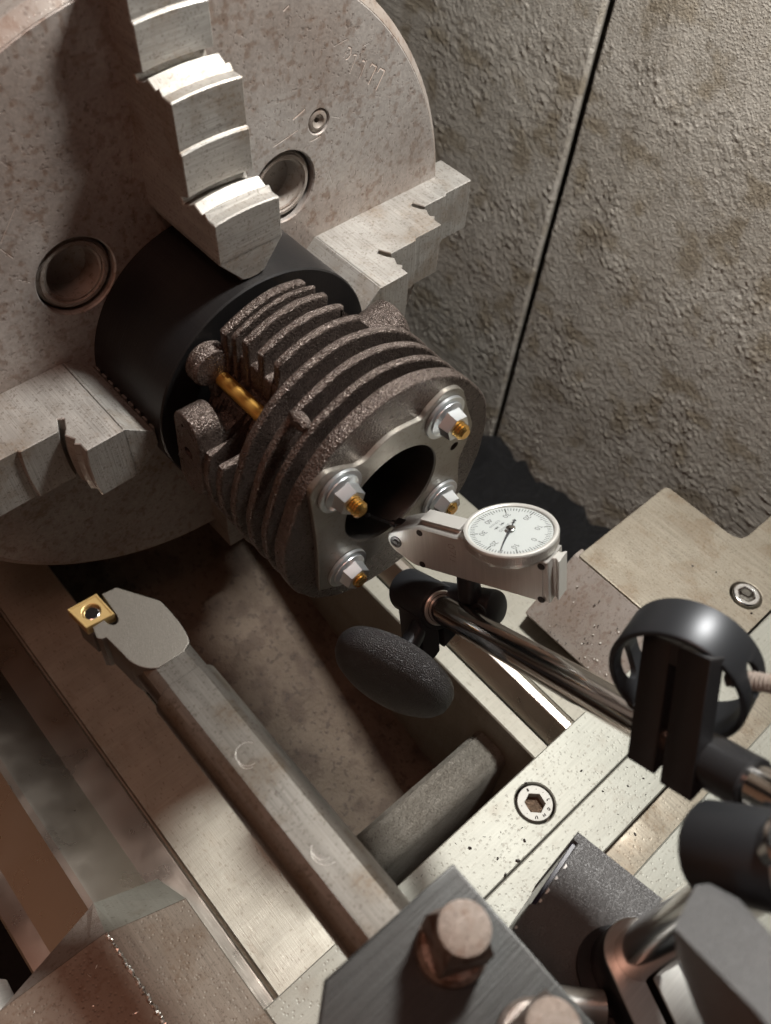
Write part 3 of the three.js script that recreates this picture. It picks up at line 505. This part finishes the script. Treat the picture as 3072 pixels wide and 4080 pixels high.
  scr(-30.4, -6.9, 1.2); scr(-30.4, -19.7, 1.2); scr(12.9, -6.95, 1.25); scr(12.9, -19.75, 1.25);
  const pv = part('pivot_screw', lathe([[2.25, 6.02], [2.2, 6.25], [1.6, 6.3], [1.5, 6.12], [1.1, 6.12], [1.0, 6.5], [0.8, 6.6], [0, 6.6]], [0, 0, 1], [-40.3, -13.3, 0], 36), M.screw_black, t, lo);
  part('slot', [prism([[-1.0, -0.15], [1.0, -0.15], [1.0, 0.15], [-1.0, 0.15]], 'z', 6.55, 6.63, { bevel: 0, at: [-40.3, -13.3, 0] })], M.screw_black, pv, lo);
  // faint hand-etched number down the side
  const et = []; for (const pts of [[[-19.6, -8.2], [-17.9, -8.0], [-17.3, -8.9], [-18.4, -9.6], [-19.7, -9.2], [-19.6, -8.2]], [[-19.4, -10.6], [-17.0, -11.6], [-17.0, -9.8]], [[-19.2, -12.4], [-17.0, -12.7]], [[-19.2, -13.6], [-19.2, -14.2], [-17.0, -14.6]]]) et.push(new THREE.TubeGeometry(new THREE.CatmullRomCurve3(pts.map(([a, b]) => new THREE.Vector3(a, b, 5.99)), false, 'catmullrom', 0), 24, 0.06, 5));
  part('etched_number', et, M.dirt, t, { local: true, crease: 0 });
  const s0 = [-42.6, -10.6, 0.4], s1 = [-49.9, -4.2, 7.2], dv = V(s1).sub(V(s0)); const len = dv.length(), du = dv.normalize().toArray();
  const st = part('stylus', [lathe([[0, -2], [1.1, -2], [1.25, -1.4], [1.25, 2.4], [0.7, 3.2], [0.55, len]], du, s0, 24), new THREE.SphereGeometry(1.0, 20, 14).translate(...s1)], M.black_steel, t, lo);
  part('pivot_block', box(-43.6, -40, -11.8, -8.6, -1.6, 2.2, 0.6), M.black_steel, st, lo);
  part('stem', lathe([[0, -33], [3.8, -33], [4, -32.7], [4, -22.5], [4.3, -22.2], [4.3, -20.8], [0, -20.8]], [0, 1, 0], [-16, 0, 0.5], 40), M.black_anodised, t, lo);
}

// ---------------------------------------------------------------- rod, swivel clamp, fine adjustment ring
const D = [0.79687, 0.58767, 0.14017], P0 = [26.28, -37.52, -2.74];
const along = (s) => add(P0, D, s);
{
  const t = thing('steel_rod', 'scuffed chrome steel rod rising from the indicator clamp to the lower right', 'rod', P0);
  part('rod', lathe([[0, -19], [4.6, -19], [5, -18.6], [5, 158], [0, 158]], D, P0, 64), M.worn_chrome, t);
}
{
  const e = [0.5386, -0.796, 0.2745], g = cross(D, e), t = thing('swivel_clamp', 'black swivel clamp with a round grained knob holding the dial indicator on the rod', 'clamp', P0);
  part('barrel', lathe([[0, -22], [7.0, -22], [8, -21], [8.1, 0], [7.7, 0.6], [5.2, 0.6], [5.15, -3]], D, P0, 64), M.black_anodised, t);
  part('collar_ring', lathe([[5.15, 0.4], [6.3, 0.4], [6.3, 1.0], [6.0, 1.3], [5.15, 1.3]], D, P0, 56), M.satin_steel, t);
  const cb = (pts) => prism(pts, [e, g, D].map((x) => x), -15, 0.2, { bevel: 0.5, seg: 2, at: P0 });
  part('cheek', cb([[2, -8], [18.6, -7.6], [19.6, -6], [17.4, -2.4], [15.8, -0.9], [2, -0.9]]), M.black_anodised, t);
  part('cheek', cb([[2, 0.9], [15.2, 0.9], [11.4, 6.8], [9.6, 7.8], [2, 8]]), M.black_anodised, t);
  const A = [27, -38.5, -9], B = [42.5, -27.4, -12.4], lv = V(B).sub(V(A)), ll = lv.length(), ld = lv.normalize().toArray();
  part('lug', lathe([[0, -6], [5.6, -6], [6, -5], [6, ll - 1.6], [5.6, ll - 0.5], [4.4, ll], [0, ll]], ld, A, 56), M.black_anodised, t);
  part('lug_bore', lathe([[2.4, -3], [2.4, 6.2], [3.1, 6.6], [3.1, 6.9], [1.7, 6.9], [1.7, 4], [0, 4]], [-0.05, 0.32, 0.94], [40.2, -28.9, -12], 32), M.black_steel, t);
  const K = [32, -45.8, 22.5], a = [0.35, -0.095, 0.934];
  part('knob', lathe([[0, -5.2], [8, -5.2], [18.6, -4.4], [20.6, -3.4], [21.4, -1.8], [21.5, 0], [21.0, 2.4], [19.4, 4.6], [16, 6.4], [10, 7.8], [4, 8.4], [0, 8.5]], a, K, 96), M.black_plastic, t, { crease: 1.2 });
  part('knob_screw', [lathe([[0, -20], [3.4, -20], [3.6, -9.5], [5.0, -9.0], [5.0, -5], [0, -5]], a, K, 40)], M.black_anodised, t);
}
{
  const e2 = [0.482, -0.76, 0.436], h = cross(D, e2), PR = [109, 23.5, 11.9], ra = V([0.18, 0.097, 0.979]).normalize().toArray(), RC = [102.8, 35.5, 8.5], mid = add(RC, ra, -6.5);
  const t = thing('adjusting_ring', 'black steel ring round a slotted fork with a thumb screw on the chrome rod', 'fine adjuster', PR);
  const ring = clean(lathe([[14.9, -13], [16.1, -13], [16.5, -12.6], [16.5, -0.5], [16.1, 0], [15.1, 0], [14.9, -0.3], [14.9, -13]], ra, RC, 96), 0); ring.deleteAttribute('uv');
  const w1 = cross(ra, D), slot = new THREE.CylinderGeometry(1, 1, 60, 40); slot.scale(5.2, 1, 2.7); slot.deleteAttribute('uv');
  const dp = V(D).addScaledVector(V(ra), -V(D).dot(V(ra))).normalize().toArray(), wq = cross(ra, dp);
  slot.applyMatrix4(frameMatrix(wq, dp, cross(wq, dp), mid));
  const ev = new Evaluator(); ev.attributes = ['position', 'normal']; ev.useGroups = false;
  const bA = new Brush(mergeVertices(ring)), bB = new Brush(mergeVertices(slot)); bA.updateMatrixWorld(); bB.updateMatrixWorld();
  part('ring', ev.evaluate(bA, bB, SUBTRACTION).geometry, M.black_anodised, t, { crease: 0.7 });
  const PF = add(PR, [0.03, 0.85, 0.53], 6.2);
  const fork = (s0, s1, low) => prism([[-23, -2.4], [-23, 2.2], [low - 3.2, 2.4], [low, -1.6], [low - 0.4, -2.4]], [e2, h, D], s0, s1, { bevel: 0.4, seg: 2, at: PF });
  part('fork_plate', fork(-9.6, -1.1, 9.6), M.black_steel, t); part('fork_plate', fork(1.1, 10.2, 10.6), M.black_steel, t);
  part('fork_bridge', prism([[-23, -2.3], [-18, -2.3], [-18, 2.1], [-23, 2.1]], [e2, h, D], -1.3, 1.3, { bevel: 0.2, at: PF }), M.black_steel, t);
  part('fork_clamp', prism([[-6.5, -1], [-6.5, 7.5], [7, 7.5], [7, -1]], [e2, h, D], -11, -3.6, { bevel: 0.5, at: PR, holes: [] }), M.black_steel, t);
  part('pivot_collar', lathe([[5.05, 11.3], [6.3, 11.3], [6.3, 24], [5.9, 24.4], [5.05, 24.4]], D, PR, 40), M.black_steel, t);
  const sp = [[0, 10]]; for (let x = 10; x < 31; x += 0.95) sp.push([1.75, x], [2.25, x + 0.4], [2.25, x + 0.55], [1.75, x + 0.9]); sp.push([0, 31]);
  part('thumb_screw', lathe(sp, dp, mid, 32), M.dull_iron, t, { crease: 0.5 });
  const kb = part('thumb_knob', prism(poly(24, 7.5).map(([x, y], i) => [x * (i % 2 ? 1 : 0.93), y * (i % 2 ? 1 : 0.93)]), [wq, cross(dp, wq), dp], 32, 44, { bevel: 0.6, at: mid }), M.black_plastic, t);
  part('knob_collar', lathe([[0, 29], [3.6, 29], [4.2, 29.6], [4.2, 32.2], [0, 32.2]], dp, mid, 32), M.satin_steel, kb);
}

// ---------------------------------------------------------------- magnetic base with its column and clamps
{
  const th = 8.66 * Math.PI / 180, u = [Math.cos(th), 0, -Math.sin(th)], v = [Math.sin(th), 0, Math.cos(th)], A = [106.6, 0, 14.9];
  const t = thing('magnetic_base', 'dark grained magnetic indicator base standing on the slotted cross slide', 'magnetic base', [130, -98.4, 45]);
  const f = [v, u, [0, 1, 0]];
  part('block', prism([[0, 0], [3.2, 0], [3.2, 1.7], [25.5, 1.7], [26.6, 0.1], [60, 0], [60, 50], [0, 50]], f, -98.4, -45, { bevel: 0.7, seg: 2, at: A }), M.dark_paint, t);
  part('pole_strip', prism([[3.0, 0.5], [26.4, 0.5], [26.4, 2.2], [3.0, 2.2]], f, -97, -46.6, { bevel: 0.2, at: A }), M.purple_black, t);
  const ch = []; for (const [a, b, l] of [[10.5, 2.2, 1.8], [15.2, 1.9, 1.3], [19.5, 1.9, 2.2], [23.5, 1.8, 1.2], [34, 0.4, 1.0]]) ch.push(prism([[a, b], [a + l, b + 0.1], [a + l * 0.8, b + 0.6], [a + l * 0.2, b + 0.7]], f, -45.3, -44.97, { bevel: 0, at: A }));
  tag(part('paint_chip', ch, M.white_paint, t), null, null, null, 'stuff');
  part('foot_boss', lathe([[0, -45.2], [11, -45.2], [11.5, -44.6], [11.5, -43], [0, -43]], [0, 1, 0], [138.5, 0, 36], 48), M.black_steel, t);
  part('column', lathe([[0, -44], [6.4, -44], [6.4, 62], [5.8, 62.6], [0, 62.6]], [0, 1, 0], [138.2, 0, 34.2], 56), M.chrome, t);
  const sl = new THREE.Shape(), q = 9.3; const dir = [0.90, 0.36];                                   // outline in (z, x)
  const sx = (a, b) => [34.2 + a * dir[1] + b * dir[0], 138.2 + a * dir[0] - b * dir[1]];
  const pts = []; for (let i = 0; i <= 24; i++) { const an = Math.PI / 2 + Math.PI * i / 24; pts.push(sx(q * Math.cos(an), q * Math.sin(an))); }
  pts.push(sx(26, -q), sx(26, -0.9), sx(6, -0.9), sx(6, 1.3), sx(26, 1.3), sx(26, q)); pts.forEach((w, i) => i ? sl.lineTo(...w) : sl.moveTo(...w));
  part('column_clamp', prism(sl, 'y', -42.8, -30, { bevel: 0.6, seg: 2 }), M.black_steel, t);
  part('clamp_face', prism(sl, 'y', -29.95, -29.2, { bevel: 0.3 }), M.satin_steel, t);
  const sd = V([-0.72, 0, 0.69]).normalize().toArray();
  part('clamp_bolt', lathe([[0, 0], [4.6, 0], [4.8, 14], [6.2, 14.4], [6.4, 15], [6.4, 34], [5.8, 34.8], [0, 35]], sd, [141, -39, 48], 44), M.satin_steel, t);
  const hull = [[130.5, 53.9, 50.2], [132.1, 53.1, 47.6], [136.6, 56.8, 47.7], [143.3, 66.3, 53.3], [149.3, 78.6, 70.6], [143.8, 75.9, 68.9], [131.4, 61.4, 62.5], [135.5, 49.6, 60.4], [141.7, 54.5, 66.6], [145.8, 61.2, 70.6], [155, 50, 55], [160, 62, 78], [146, 44, 46]].map(V);
  const hg = new ConvexGeometry(hull);
  part('lever_knob', hg, M.dark_paint, t, { crease: 1.0 });
  const ba = V([0.55, 0.72, -0.1]).normalize().toArray();
  part('arm_clamp', lathe([[0, -16], [8.6, -16], [9.4, -15], [9.4, 4], [9.0, 4.6]], ba, [138.5, 52, 33.5], 56), M.black_anodised, t);
  part('arm_clamp_ring', lathe([[9.0, 4.4], [9.7, 4.4], [9.9, 5], [9.6, 5.6], [8.0, 5.8], [7.2, 5.2], [7.0, 1]], ba, [138.5, 52, 33.5], 56), M.satin_steel, t);
}

// ---------------------------------------------------------------- carriage: saddle with front and back wings, slotted cross slide
function socketScrew(t, x, y, z, r, proud, turn, mat, fill) {
  const hx = hole(1, 0, 0); const six = new THREE.Path(); poly(6, r * 0.58, turn).reverse().forEach((q, i) => i ? six.lineTo(...q) : six.moveTo(...q));
  const s = part('socket_screw', prism(disc(r), 'y', y - 5, y + proud, { bevel: proud > 0.6 ? 0.8 : 0.25, seg: 3, holes: [six], at: [x, 0, z] }), mat, t);
  part('hex_floor', prism(disc(r * 0.7), 'y', y - 4.4, y - 3.2, { bevel: 0, at: [x, 0, z] }), fill, s);
  return s;
}
{
  const t = thing('lathe_saddle', 'worn steel lathe saddle straddling the bed ways behind the tool post', 'lathe saddle', [86, -135, 0]);
  const scr1 = [87.3, -5.2], scr2 = [86.0, -148.4];
  const bridge = prism([[110, 75.5], [110, 98.15], [-105, 98.15], [-105, 75.5]], 'y', -131, -100, { bevel: 0.45, holes: [hole(7.6, scr1[1], scr1[0])] });
  part('bridge', bridge, M.slide_steel, t);
  part('bridge_floor', box(76, 97, -125, -107, -30, 20, 0.5), M.rough_iron, t);
  // back wing: flat top, edge chamfer, rough slope down to the way
  part('back_wing_top', prism([[-105, 24.6], [-105, 97.6], [-245, 97.6], [-245, 68.6], [-178, 67.4], [-174.5, 66.2], [-172.6, 63.4], [-172, 60], [-172, 26.4], [-171.4, 24.9], [-170, 23.9], [-106, 23.9]], 'y', -118, -100, { bevel: 0.5, seg: 2, holes: [hole(7.2, scr2[1], scr2[0])] }), M.wing_iron, t);
  part('back_wing_floor', box(76, 96, -122, -108, -160, -138, 0.5), M.rough_iron, t);
  const sl = prism([[-101.2, -104.6], [-101.2, -110], [-133, -110], [-133, -84.5], [-127, -79.6], [-124.5, -78.6]], 'x', 22.0, 75.2, { bevel: 0.6, seg: 2, steps: 20 });
  { const p = sl.attributes.position; for (let i = 0; i < p.count; i++) if (p.getX(i) < 22.8) p.setX(i, p.getX(i) + (p.getY(i) + 101) * 0.06 + 1.4 * Math.max(0, (p.getZ(i) + 92) / 12)); sl.computeVertexNormals(); sl.userData.done = false; }
  part('back_wing_slope', sl, M.dull_iron, t);
  part('back_wing_body', box(25, 97, -133, -119, -171, -111, 1), M.dull_iron, t);
  // front wing with a wiper chamfer at its end that follows the prism way
  const yT = -100;
  part('front_wing_top', prism([[135.2, 24.6], [132.6, 25.4], [110, 32.2], [110, 190], [135.2, 190]], 'y', -112, yT, { bevel: 0.3 }), M.front_wing_shaded, t);
  part('front_wing_outer', prism([[135.4, 24.4], [135.4, 190], [186, 190], [186, 20.2], [171, 22.9], [141, 24.0]], 'y', -112, yT + 0.35, { bevel: 0.3 }), M.front_wing_dull, t);
  const W = (x, y, z) => new THREE.Vector3(x, y, z);
  const top = [W(22.6, -101.2, 171), W(23.7, -101.2, 141.4), W(24.2, -101.3, 135.6), W(25.0, -101.5, 132.4), W(32, -101.5, 110)];
  const low = [W(13, -134, 175.4), W(7.6, -122.5, 137.4), W(6.8, -121.6, 134.0), W(7.4, -123, 131.6), W(10.6, -134, 112)];
  const face = (i, j, k = 0) => { const a = [top[i], top[j], low[j], low[i]], b = a.map((q) => q.clone().add(W(14, -4, 0))); return new ConvexGeometry([...a, ...b]); };
  part('wiper_end', [face(0, 1), face(1, 2)], M.dull_iron, t, { crease: 0.2 });
  part('wiper_end', [face(2, 3), face(3, 4)], M.slide_steel, t, { crease: 0.2 });
  // crumpled bright ridge between the two tops
  const rid = []; for (let x = 25; x < 74; x += 0.85 + 0.5 * rnd()) { const s = 0.55 + 0.75 * rnd(); const g = new THREE.IcosahedronGeometry(1, 0); g.scale(s * 0.8, 0.45 + 0.5 * rnd(), s); g.rotateX(rnd() * 3); g.rotateY(rnd() * 3); g.rotateZ(rnd()); g.translate(x, yT + 0.35, 135.3 + 0.5 * (rnd() - 0.5)); rid.push(g); }
  tag(part('burred_ridge', rid, M.swarf, t, { crease: 0.1 }), null, null, null, 'stuff');
  const s1 = socketScrew(t, scr1[0], -100.1, scr1[1], 6.7, 0.1, 0.3, M.screw_head, M.dirt);
  const mark = []; const sc = [scr1[0], -99.98, scr1[1]];
  const tube = (pts, r = 0.17) => new THREE.TubeGeometry(new THREE.CatmullRomCurve3(pts.map((q) => W(...q)), false, 'catmullrom', 0), 16, r, 5);
  const at = (a, r, dx, dy) => { const an = a * Math.PI / 180, c = Math.cos(an), s = Math.sin(an); return [sc[0] + c * (r + dy) - s * dx, sc[1], sc[2] + s * (r + dy) + c * dx]; };
  const glyph = (a, list) => list.forEach((l) => mark.push(tube(l.map(([x, y]) => at(a, 5.3, x * 0.5, y * 0.55)))));
  glyph(-62, [[[-0.7, 1], [-0.7, -1], [0.6, -1]]]); glyph(-25, [[[-0.8, 0], [-0.4, 0.9], [0.4, 0.9], [0.8, 0], [0.4, -0.9], [-0.4, -0.9], [-0.8, 0]]]);
  glyph(8, [[[-0.8, 1], [-0.8, -1]], [[0.8, 1], [0.8, -1]], [[-0.8, 0], [0.8, 0]]]); glyph(42, [[[-0.8, 1], [-0.8, -0.5], [0, -1], [0.8, -0.5], [0.8, 1]]]);
  glyph(196, [[[0, 0], [0.6, 0.5], [0, 1], [-0.6, 0.5], [0, 0], [0.7, -0.5], [0, -1], [-0.7, -0.5], [0, 0]]]);
  for (const a of [82, 118, -98, -128]) glyph(a, [[[-0.25, 0], [0.25, 0]]]);
  part('stamped_mark', mark, M.screw_black, s1, { crease: 0 });
  const s2 = socketScrew(t, scr2[0], -101, scr2[1], 6.2, 2.0, 0.8, M.chrome, M.rib_iron);
  part('lock_pin', rodGeo(9.2, 0, 22, [1, 0, 0.05], [11, -112, 176], 1.2), M.satin_steel, t);
}
{
  const t = thing('cross_slide', 'pale steel cross slide with a long tee slot under the magnetic base', 'cross slide', [140, -130, -20]);
  const y = -99.4, b = 0.5;
  part('slide_land', prism([[150, 98.5], [150, 115.6], [-230, 115.6], [-230, 98.5]], 'y', -128, y, { bevel: b }), M.slide_steel, t);
  part('slide_land', prism([[150, 127.6], [150, 230], [-230, 230], [-230, 127.6]], 'y', -128, y, { bevel: b }), M.slide_steel, t);
  part('slot_floor', box(110, 134, -130, y - 4.5, -230, 150, 0.3), M.wing_iron, t);
}
// loose dark flecks and bright slivers lying on the slide
{
  const g = [], s = [];
  for (const [x, z, l] of [[83, 25, 1.6], [92, 20, 1.2], [80, -8, 1.3], [94, 8, 1.5], [90.5, -28, 1.1], [101, -28, 1.3], [121, -8, 2.2], [119, -27, 1.6], [106, -37, 1.4], [97.2, 15, 2.0], [97.6, 22, 1.5], [108, -44, 1.2], [84, -130, 1.3], [77, -124, 1.0], [61, -142, 1.2], [70, -148, 1.1], [93, -142, 1.3]]) {
    const q = new THREE.IcosahedronGeometry(1, 0); q.scale(l * 0.5, 0.3, l * 0.32); q.rotateY(rnd() * 3); q.translate(x, -99.3 + (x > 98 ? 0.2 : 0) - (x > 115.6 && x < 127.6 ? 4.4 : 0) - 0.4, z); g.push(q);
  }
  for (let k = 0; k < 30; k++) { const x = 77 + 36 * rnd(), z = -60 + 110 * rnd(), q = new THREE.IcosahedronGeometry(1, 0); q.scale(0.18 + 0.5 * rnd(), 0.1, 0.14); q.rotateY(rnd() * 3.1); q.translate(x, x > 98.2 ? -99.35 : -99.95, z); g.push(q); }
  for (let k = 0; k < 34; k++) { const x = 30 + 60 * rnd(), z = 140 + 40 * rnd(), q = new THREE.IcosahedronGeometry(1, 0); q.scale(0.3 + 0.9 * rnd(), 0.12, 0.12 + 0.2 * rnd()); q.rotateY(rnd() * 3.1); q.translate(x, -99.6, z); s.push(q); }
  for (let k = 0; k < 60; k++) { const x = 30 + 46 * rnd(), f = rnd() * rnd(), z = -78.5 - 24 * f, q = new THREE.IcosahedronGeometry(1, 0), l = 0.12 + 0.35 * rnd(); q.scale(l, l, l); q.translate(x + 20 * (1 - f) * (rnd() - 0.2), -124.5 + 22 * f + 0.4, z); (rnd() < 0.4 ? s : g).push(q); }
  tag(part('metal_fleck', g, M.screw_black, scene, { crease: 0.1 }), 'dark metal flecks scattered over the slides', 'flecks', null, 'stuff');
  tag(part('bright_chip', s, M.swarf, scene, { crease: 0.1 }), 'tiny bright metal chips scattered over the carriage', 'chips', null, 'stuff');
}

// ---------------------------------------------------------------- boring bar and tool post
{
  const zc = 85.8, yc = -8.4, t = thing('boring_bar', 'grey steel boring bar with a gold insert clamped in the tool post', 'boring bar', [30, yc, zc]);
  const arc = [], a0 = Math.asin(4.6 / 9.6); for (let i = 0; i <= 40; i++) { const a = a0 + (2 * Math.PI - 2 * a0) * i / 40; arc.push([yc + 9.6 * Math.cos(a), zc + 9.6 * Math.sin(a)]); }
  const neck = []; for (let i = 0; i <= 40; i++) { const a = a0 + (2 * Math.PI - 2 * a0) * i / 40, s = Math.abs(Math.sin(a)) > 0.8 ? 0.9 : 1; neck.push([yc + 9.2 * Math.cos(a), zc + 9.2 * s * Math.sin(a)]); }
  part('shank', prism(arc, 'x', 12, 240, { bevel: 0.25, crease: 0.3 }), M.bar_steel, t, { crease: 0.5 });
  part('neck', prism(neck, 'x', 0, 12.2, { bevel: 0.2, crease: 0.3 }), M.bar_steel, t, { crease: 0.5 });
  // head: outline in z, x
  const hd = new THREE.Shape(); hd.moveTo(84.9, -22.8); hd.lineTo(77.9, -11.5); hd.bezierCurveTo(77.2, -4, 77.6, 4.2, 79.6, 5.0); hd.lineTo(81.6, 6.1); hd.lineTo(89.4, 6.1); hd.bezierCurveTo(92.6, 4.6, 94.6, 1.0, 94.6, -2.8); hd.lineTo(95.4, -10.6); hd.lineTo(96.6, -10.9); hd.lineTo(97.5, -12.0); hd.lineTo(96.6, -15.6); hd.lineTo(93.1, -15.7); hd.bezierCurveTo(92.9, -11.6, 89.8, -11.6, 89.6, -15.2); hd.lineTo(89.2, -23.4);
  part('head', prism(hd, 'y', -15.5, 0.15, { bevel: 0.2, seg: 2 }), M.head_steel, t);
  const seat = part('seat', prism([[84.9, -22.6], [98.3, -22.8], [97.2, -15.9], [88.5, -15.5]], 'y', -14, -3.4, { bevel: 0.3 }), M.head_steel, t);
  const ix = [[90.4, -24.2], [99.2, -24.6], [98.2, -16.2], [89.9, -15.4]];
  const ih = prism(ix, 'y', -3.2, 0.3, { bevel: 0.22, seg: 2, holes: [hole(2.55, 94.4, -20.1)] });
  part('insert', ih, M.insert_gold, t);
  part('insert_rim', prism(ix.map(([z, x]) => [94.4 + (z - 94.4) * 0.995, -20.1 + (x + 20.1) * 0.995]), 'y', 0.31, 0.55, { bevel: 0.1, holes: [(() => { const p = new THREE.Path(); ix.slice().reverse().forEach(([z, x], i) => { const a = 94.4 + (z - 94.4) * 0.86, b = -20.1 + (x + 20.1) * 0.86; i ? p.lineTo(a, b) : p.moveTo(a, b); }); return p; })()] }), M.insert_gold, t);
  const star = []; for (let i = 0; i < 12; i++) star.push([(i % 2 ? 0.75 : 1.2) * Math.cos(i * Math.PI / 6), (i % 2 ? 0.75 : 1.2) * Math.sin(i * Math.PI / 6)]);
  const sh = new THREE.Path(); star.reverse().forEach((q, i) => i ? sh.lineTo(...q) : sh.moveTo(...q));
  const isc = part('insert_screw', prism(disc(2.45), 'y', -2.4, -0.5, { bevel: 0.6, seg: 3, holes: [sh], at: [-20.1, 0, 94.4] }), M.chrome, t);
  part('star_recess', prism(disc(1.5), 'y', -2.3, -1.7, { bevel: 0, at: [-20.1, 0, 94.4] }), M.screw_black, isc);
  part('bar_mark', [new THREE.TorusGeometry(3.1, 0.045, 6, 40, 4.2).rotateX(Math.PI / 2).translate(40.5, 0.02, 85.6), new THREE.TorusGeometry(2.2, 0.05, 6, 30, 2.2).rotateX(Math.PI / 2).translate(41.8, 0.02, 86.6), new THREE.TorusGeometry(3.4, 0.05, 6, 40, 2.6).rotateX(Math.PI / 2).translate(71.5, 0.02, 85.6), new THREE.TorusGeometry(2.4, 0.045, 6, 40, 2.0).rotateX(Math.PI / 2).translate(71, 0.02, 86)], M.swarf, t, { crease: 0 });
}
{
  const t = thing('tool_post', 'dark brushed steel tool post block with square-headed clamp bolts on top', 'tool post', [125, -98, 100]);
  const o = [[69.8, 95.4], [105.6, 94.6], [111.2, 99.6], [128, 101], [128, 170], [69.8, 170]];
  part('top_plate', prism(o, 'y', 2.6, 18, { bevel: 0.7, seg: 2 }), M.post_steel, t);
  part('core', box(103, 168, -21, 2.4, 98.5, 126, 1), M.post_steel, t);
  part('lower_plate', prism([[70.5, 96.2], [110.8, 100.2], [127.4, 101.6], [127.4, 169], [70.5, 169]], 'y', -40, -19.2, { bevel: 0.8 }), M.post_steel, t);
  part('mounting_block', box(103, 166, -98.4, -40.2, 76, 124, 2), M.dark_paint, t);
  for (const [x, z, turn] of [[107.3, 82.4, 0.35], [129.6, 82.0, 0.75]]) {
    const b = part('clamp_bolt', lathe([[0, 18.1], [7.0, 18.1], [7.5, 18.6], [7.5, 21.6], [6.6, 22.6], [5.0, 22.8], [5.0, 24], [0, 24]], [0, 1, 0], [x, 0, z], 48), M.rust_bolt, t);
    const h = prism(poly(4, 7.6, turn), 'y', 22.6, 37, { bevel: 0.7, seg: 3, steps: 10, at: [x, 0, z].map((q, i) => i === 1 ? 0 : q) });
    const p = h.attributes.position; for (let i = 0; i < p.count; i++) { const dx = p.getX(i) - x, dz = p.getZ(i) - z, r = Math.hypot(dx, dz), y = p.getY(i), lim = y > 31 ? 7.4 - (y - 31) * 0.36 : 7.4; if (r > lim) { const k = lim / r; p.setX(i, x + dx * k); p.setZ(i, z + dz * k); } }
    h.computeVertexNormals(); h.userData.done = false; part('square_head', h, M.rust_bolt, b, { crease: 0.4 });
    part('bolt_crown', lathe([[0, 37.6], [4.2, 37.5], [5.1, 37.1], [5.25, 36.6]], [0, 1, 0], [x, 0, z], 44), M.dull_iron, b);
  }
}

renderer.render(scene, camera);
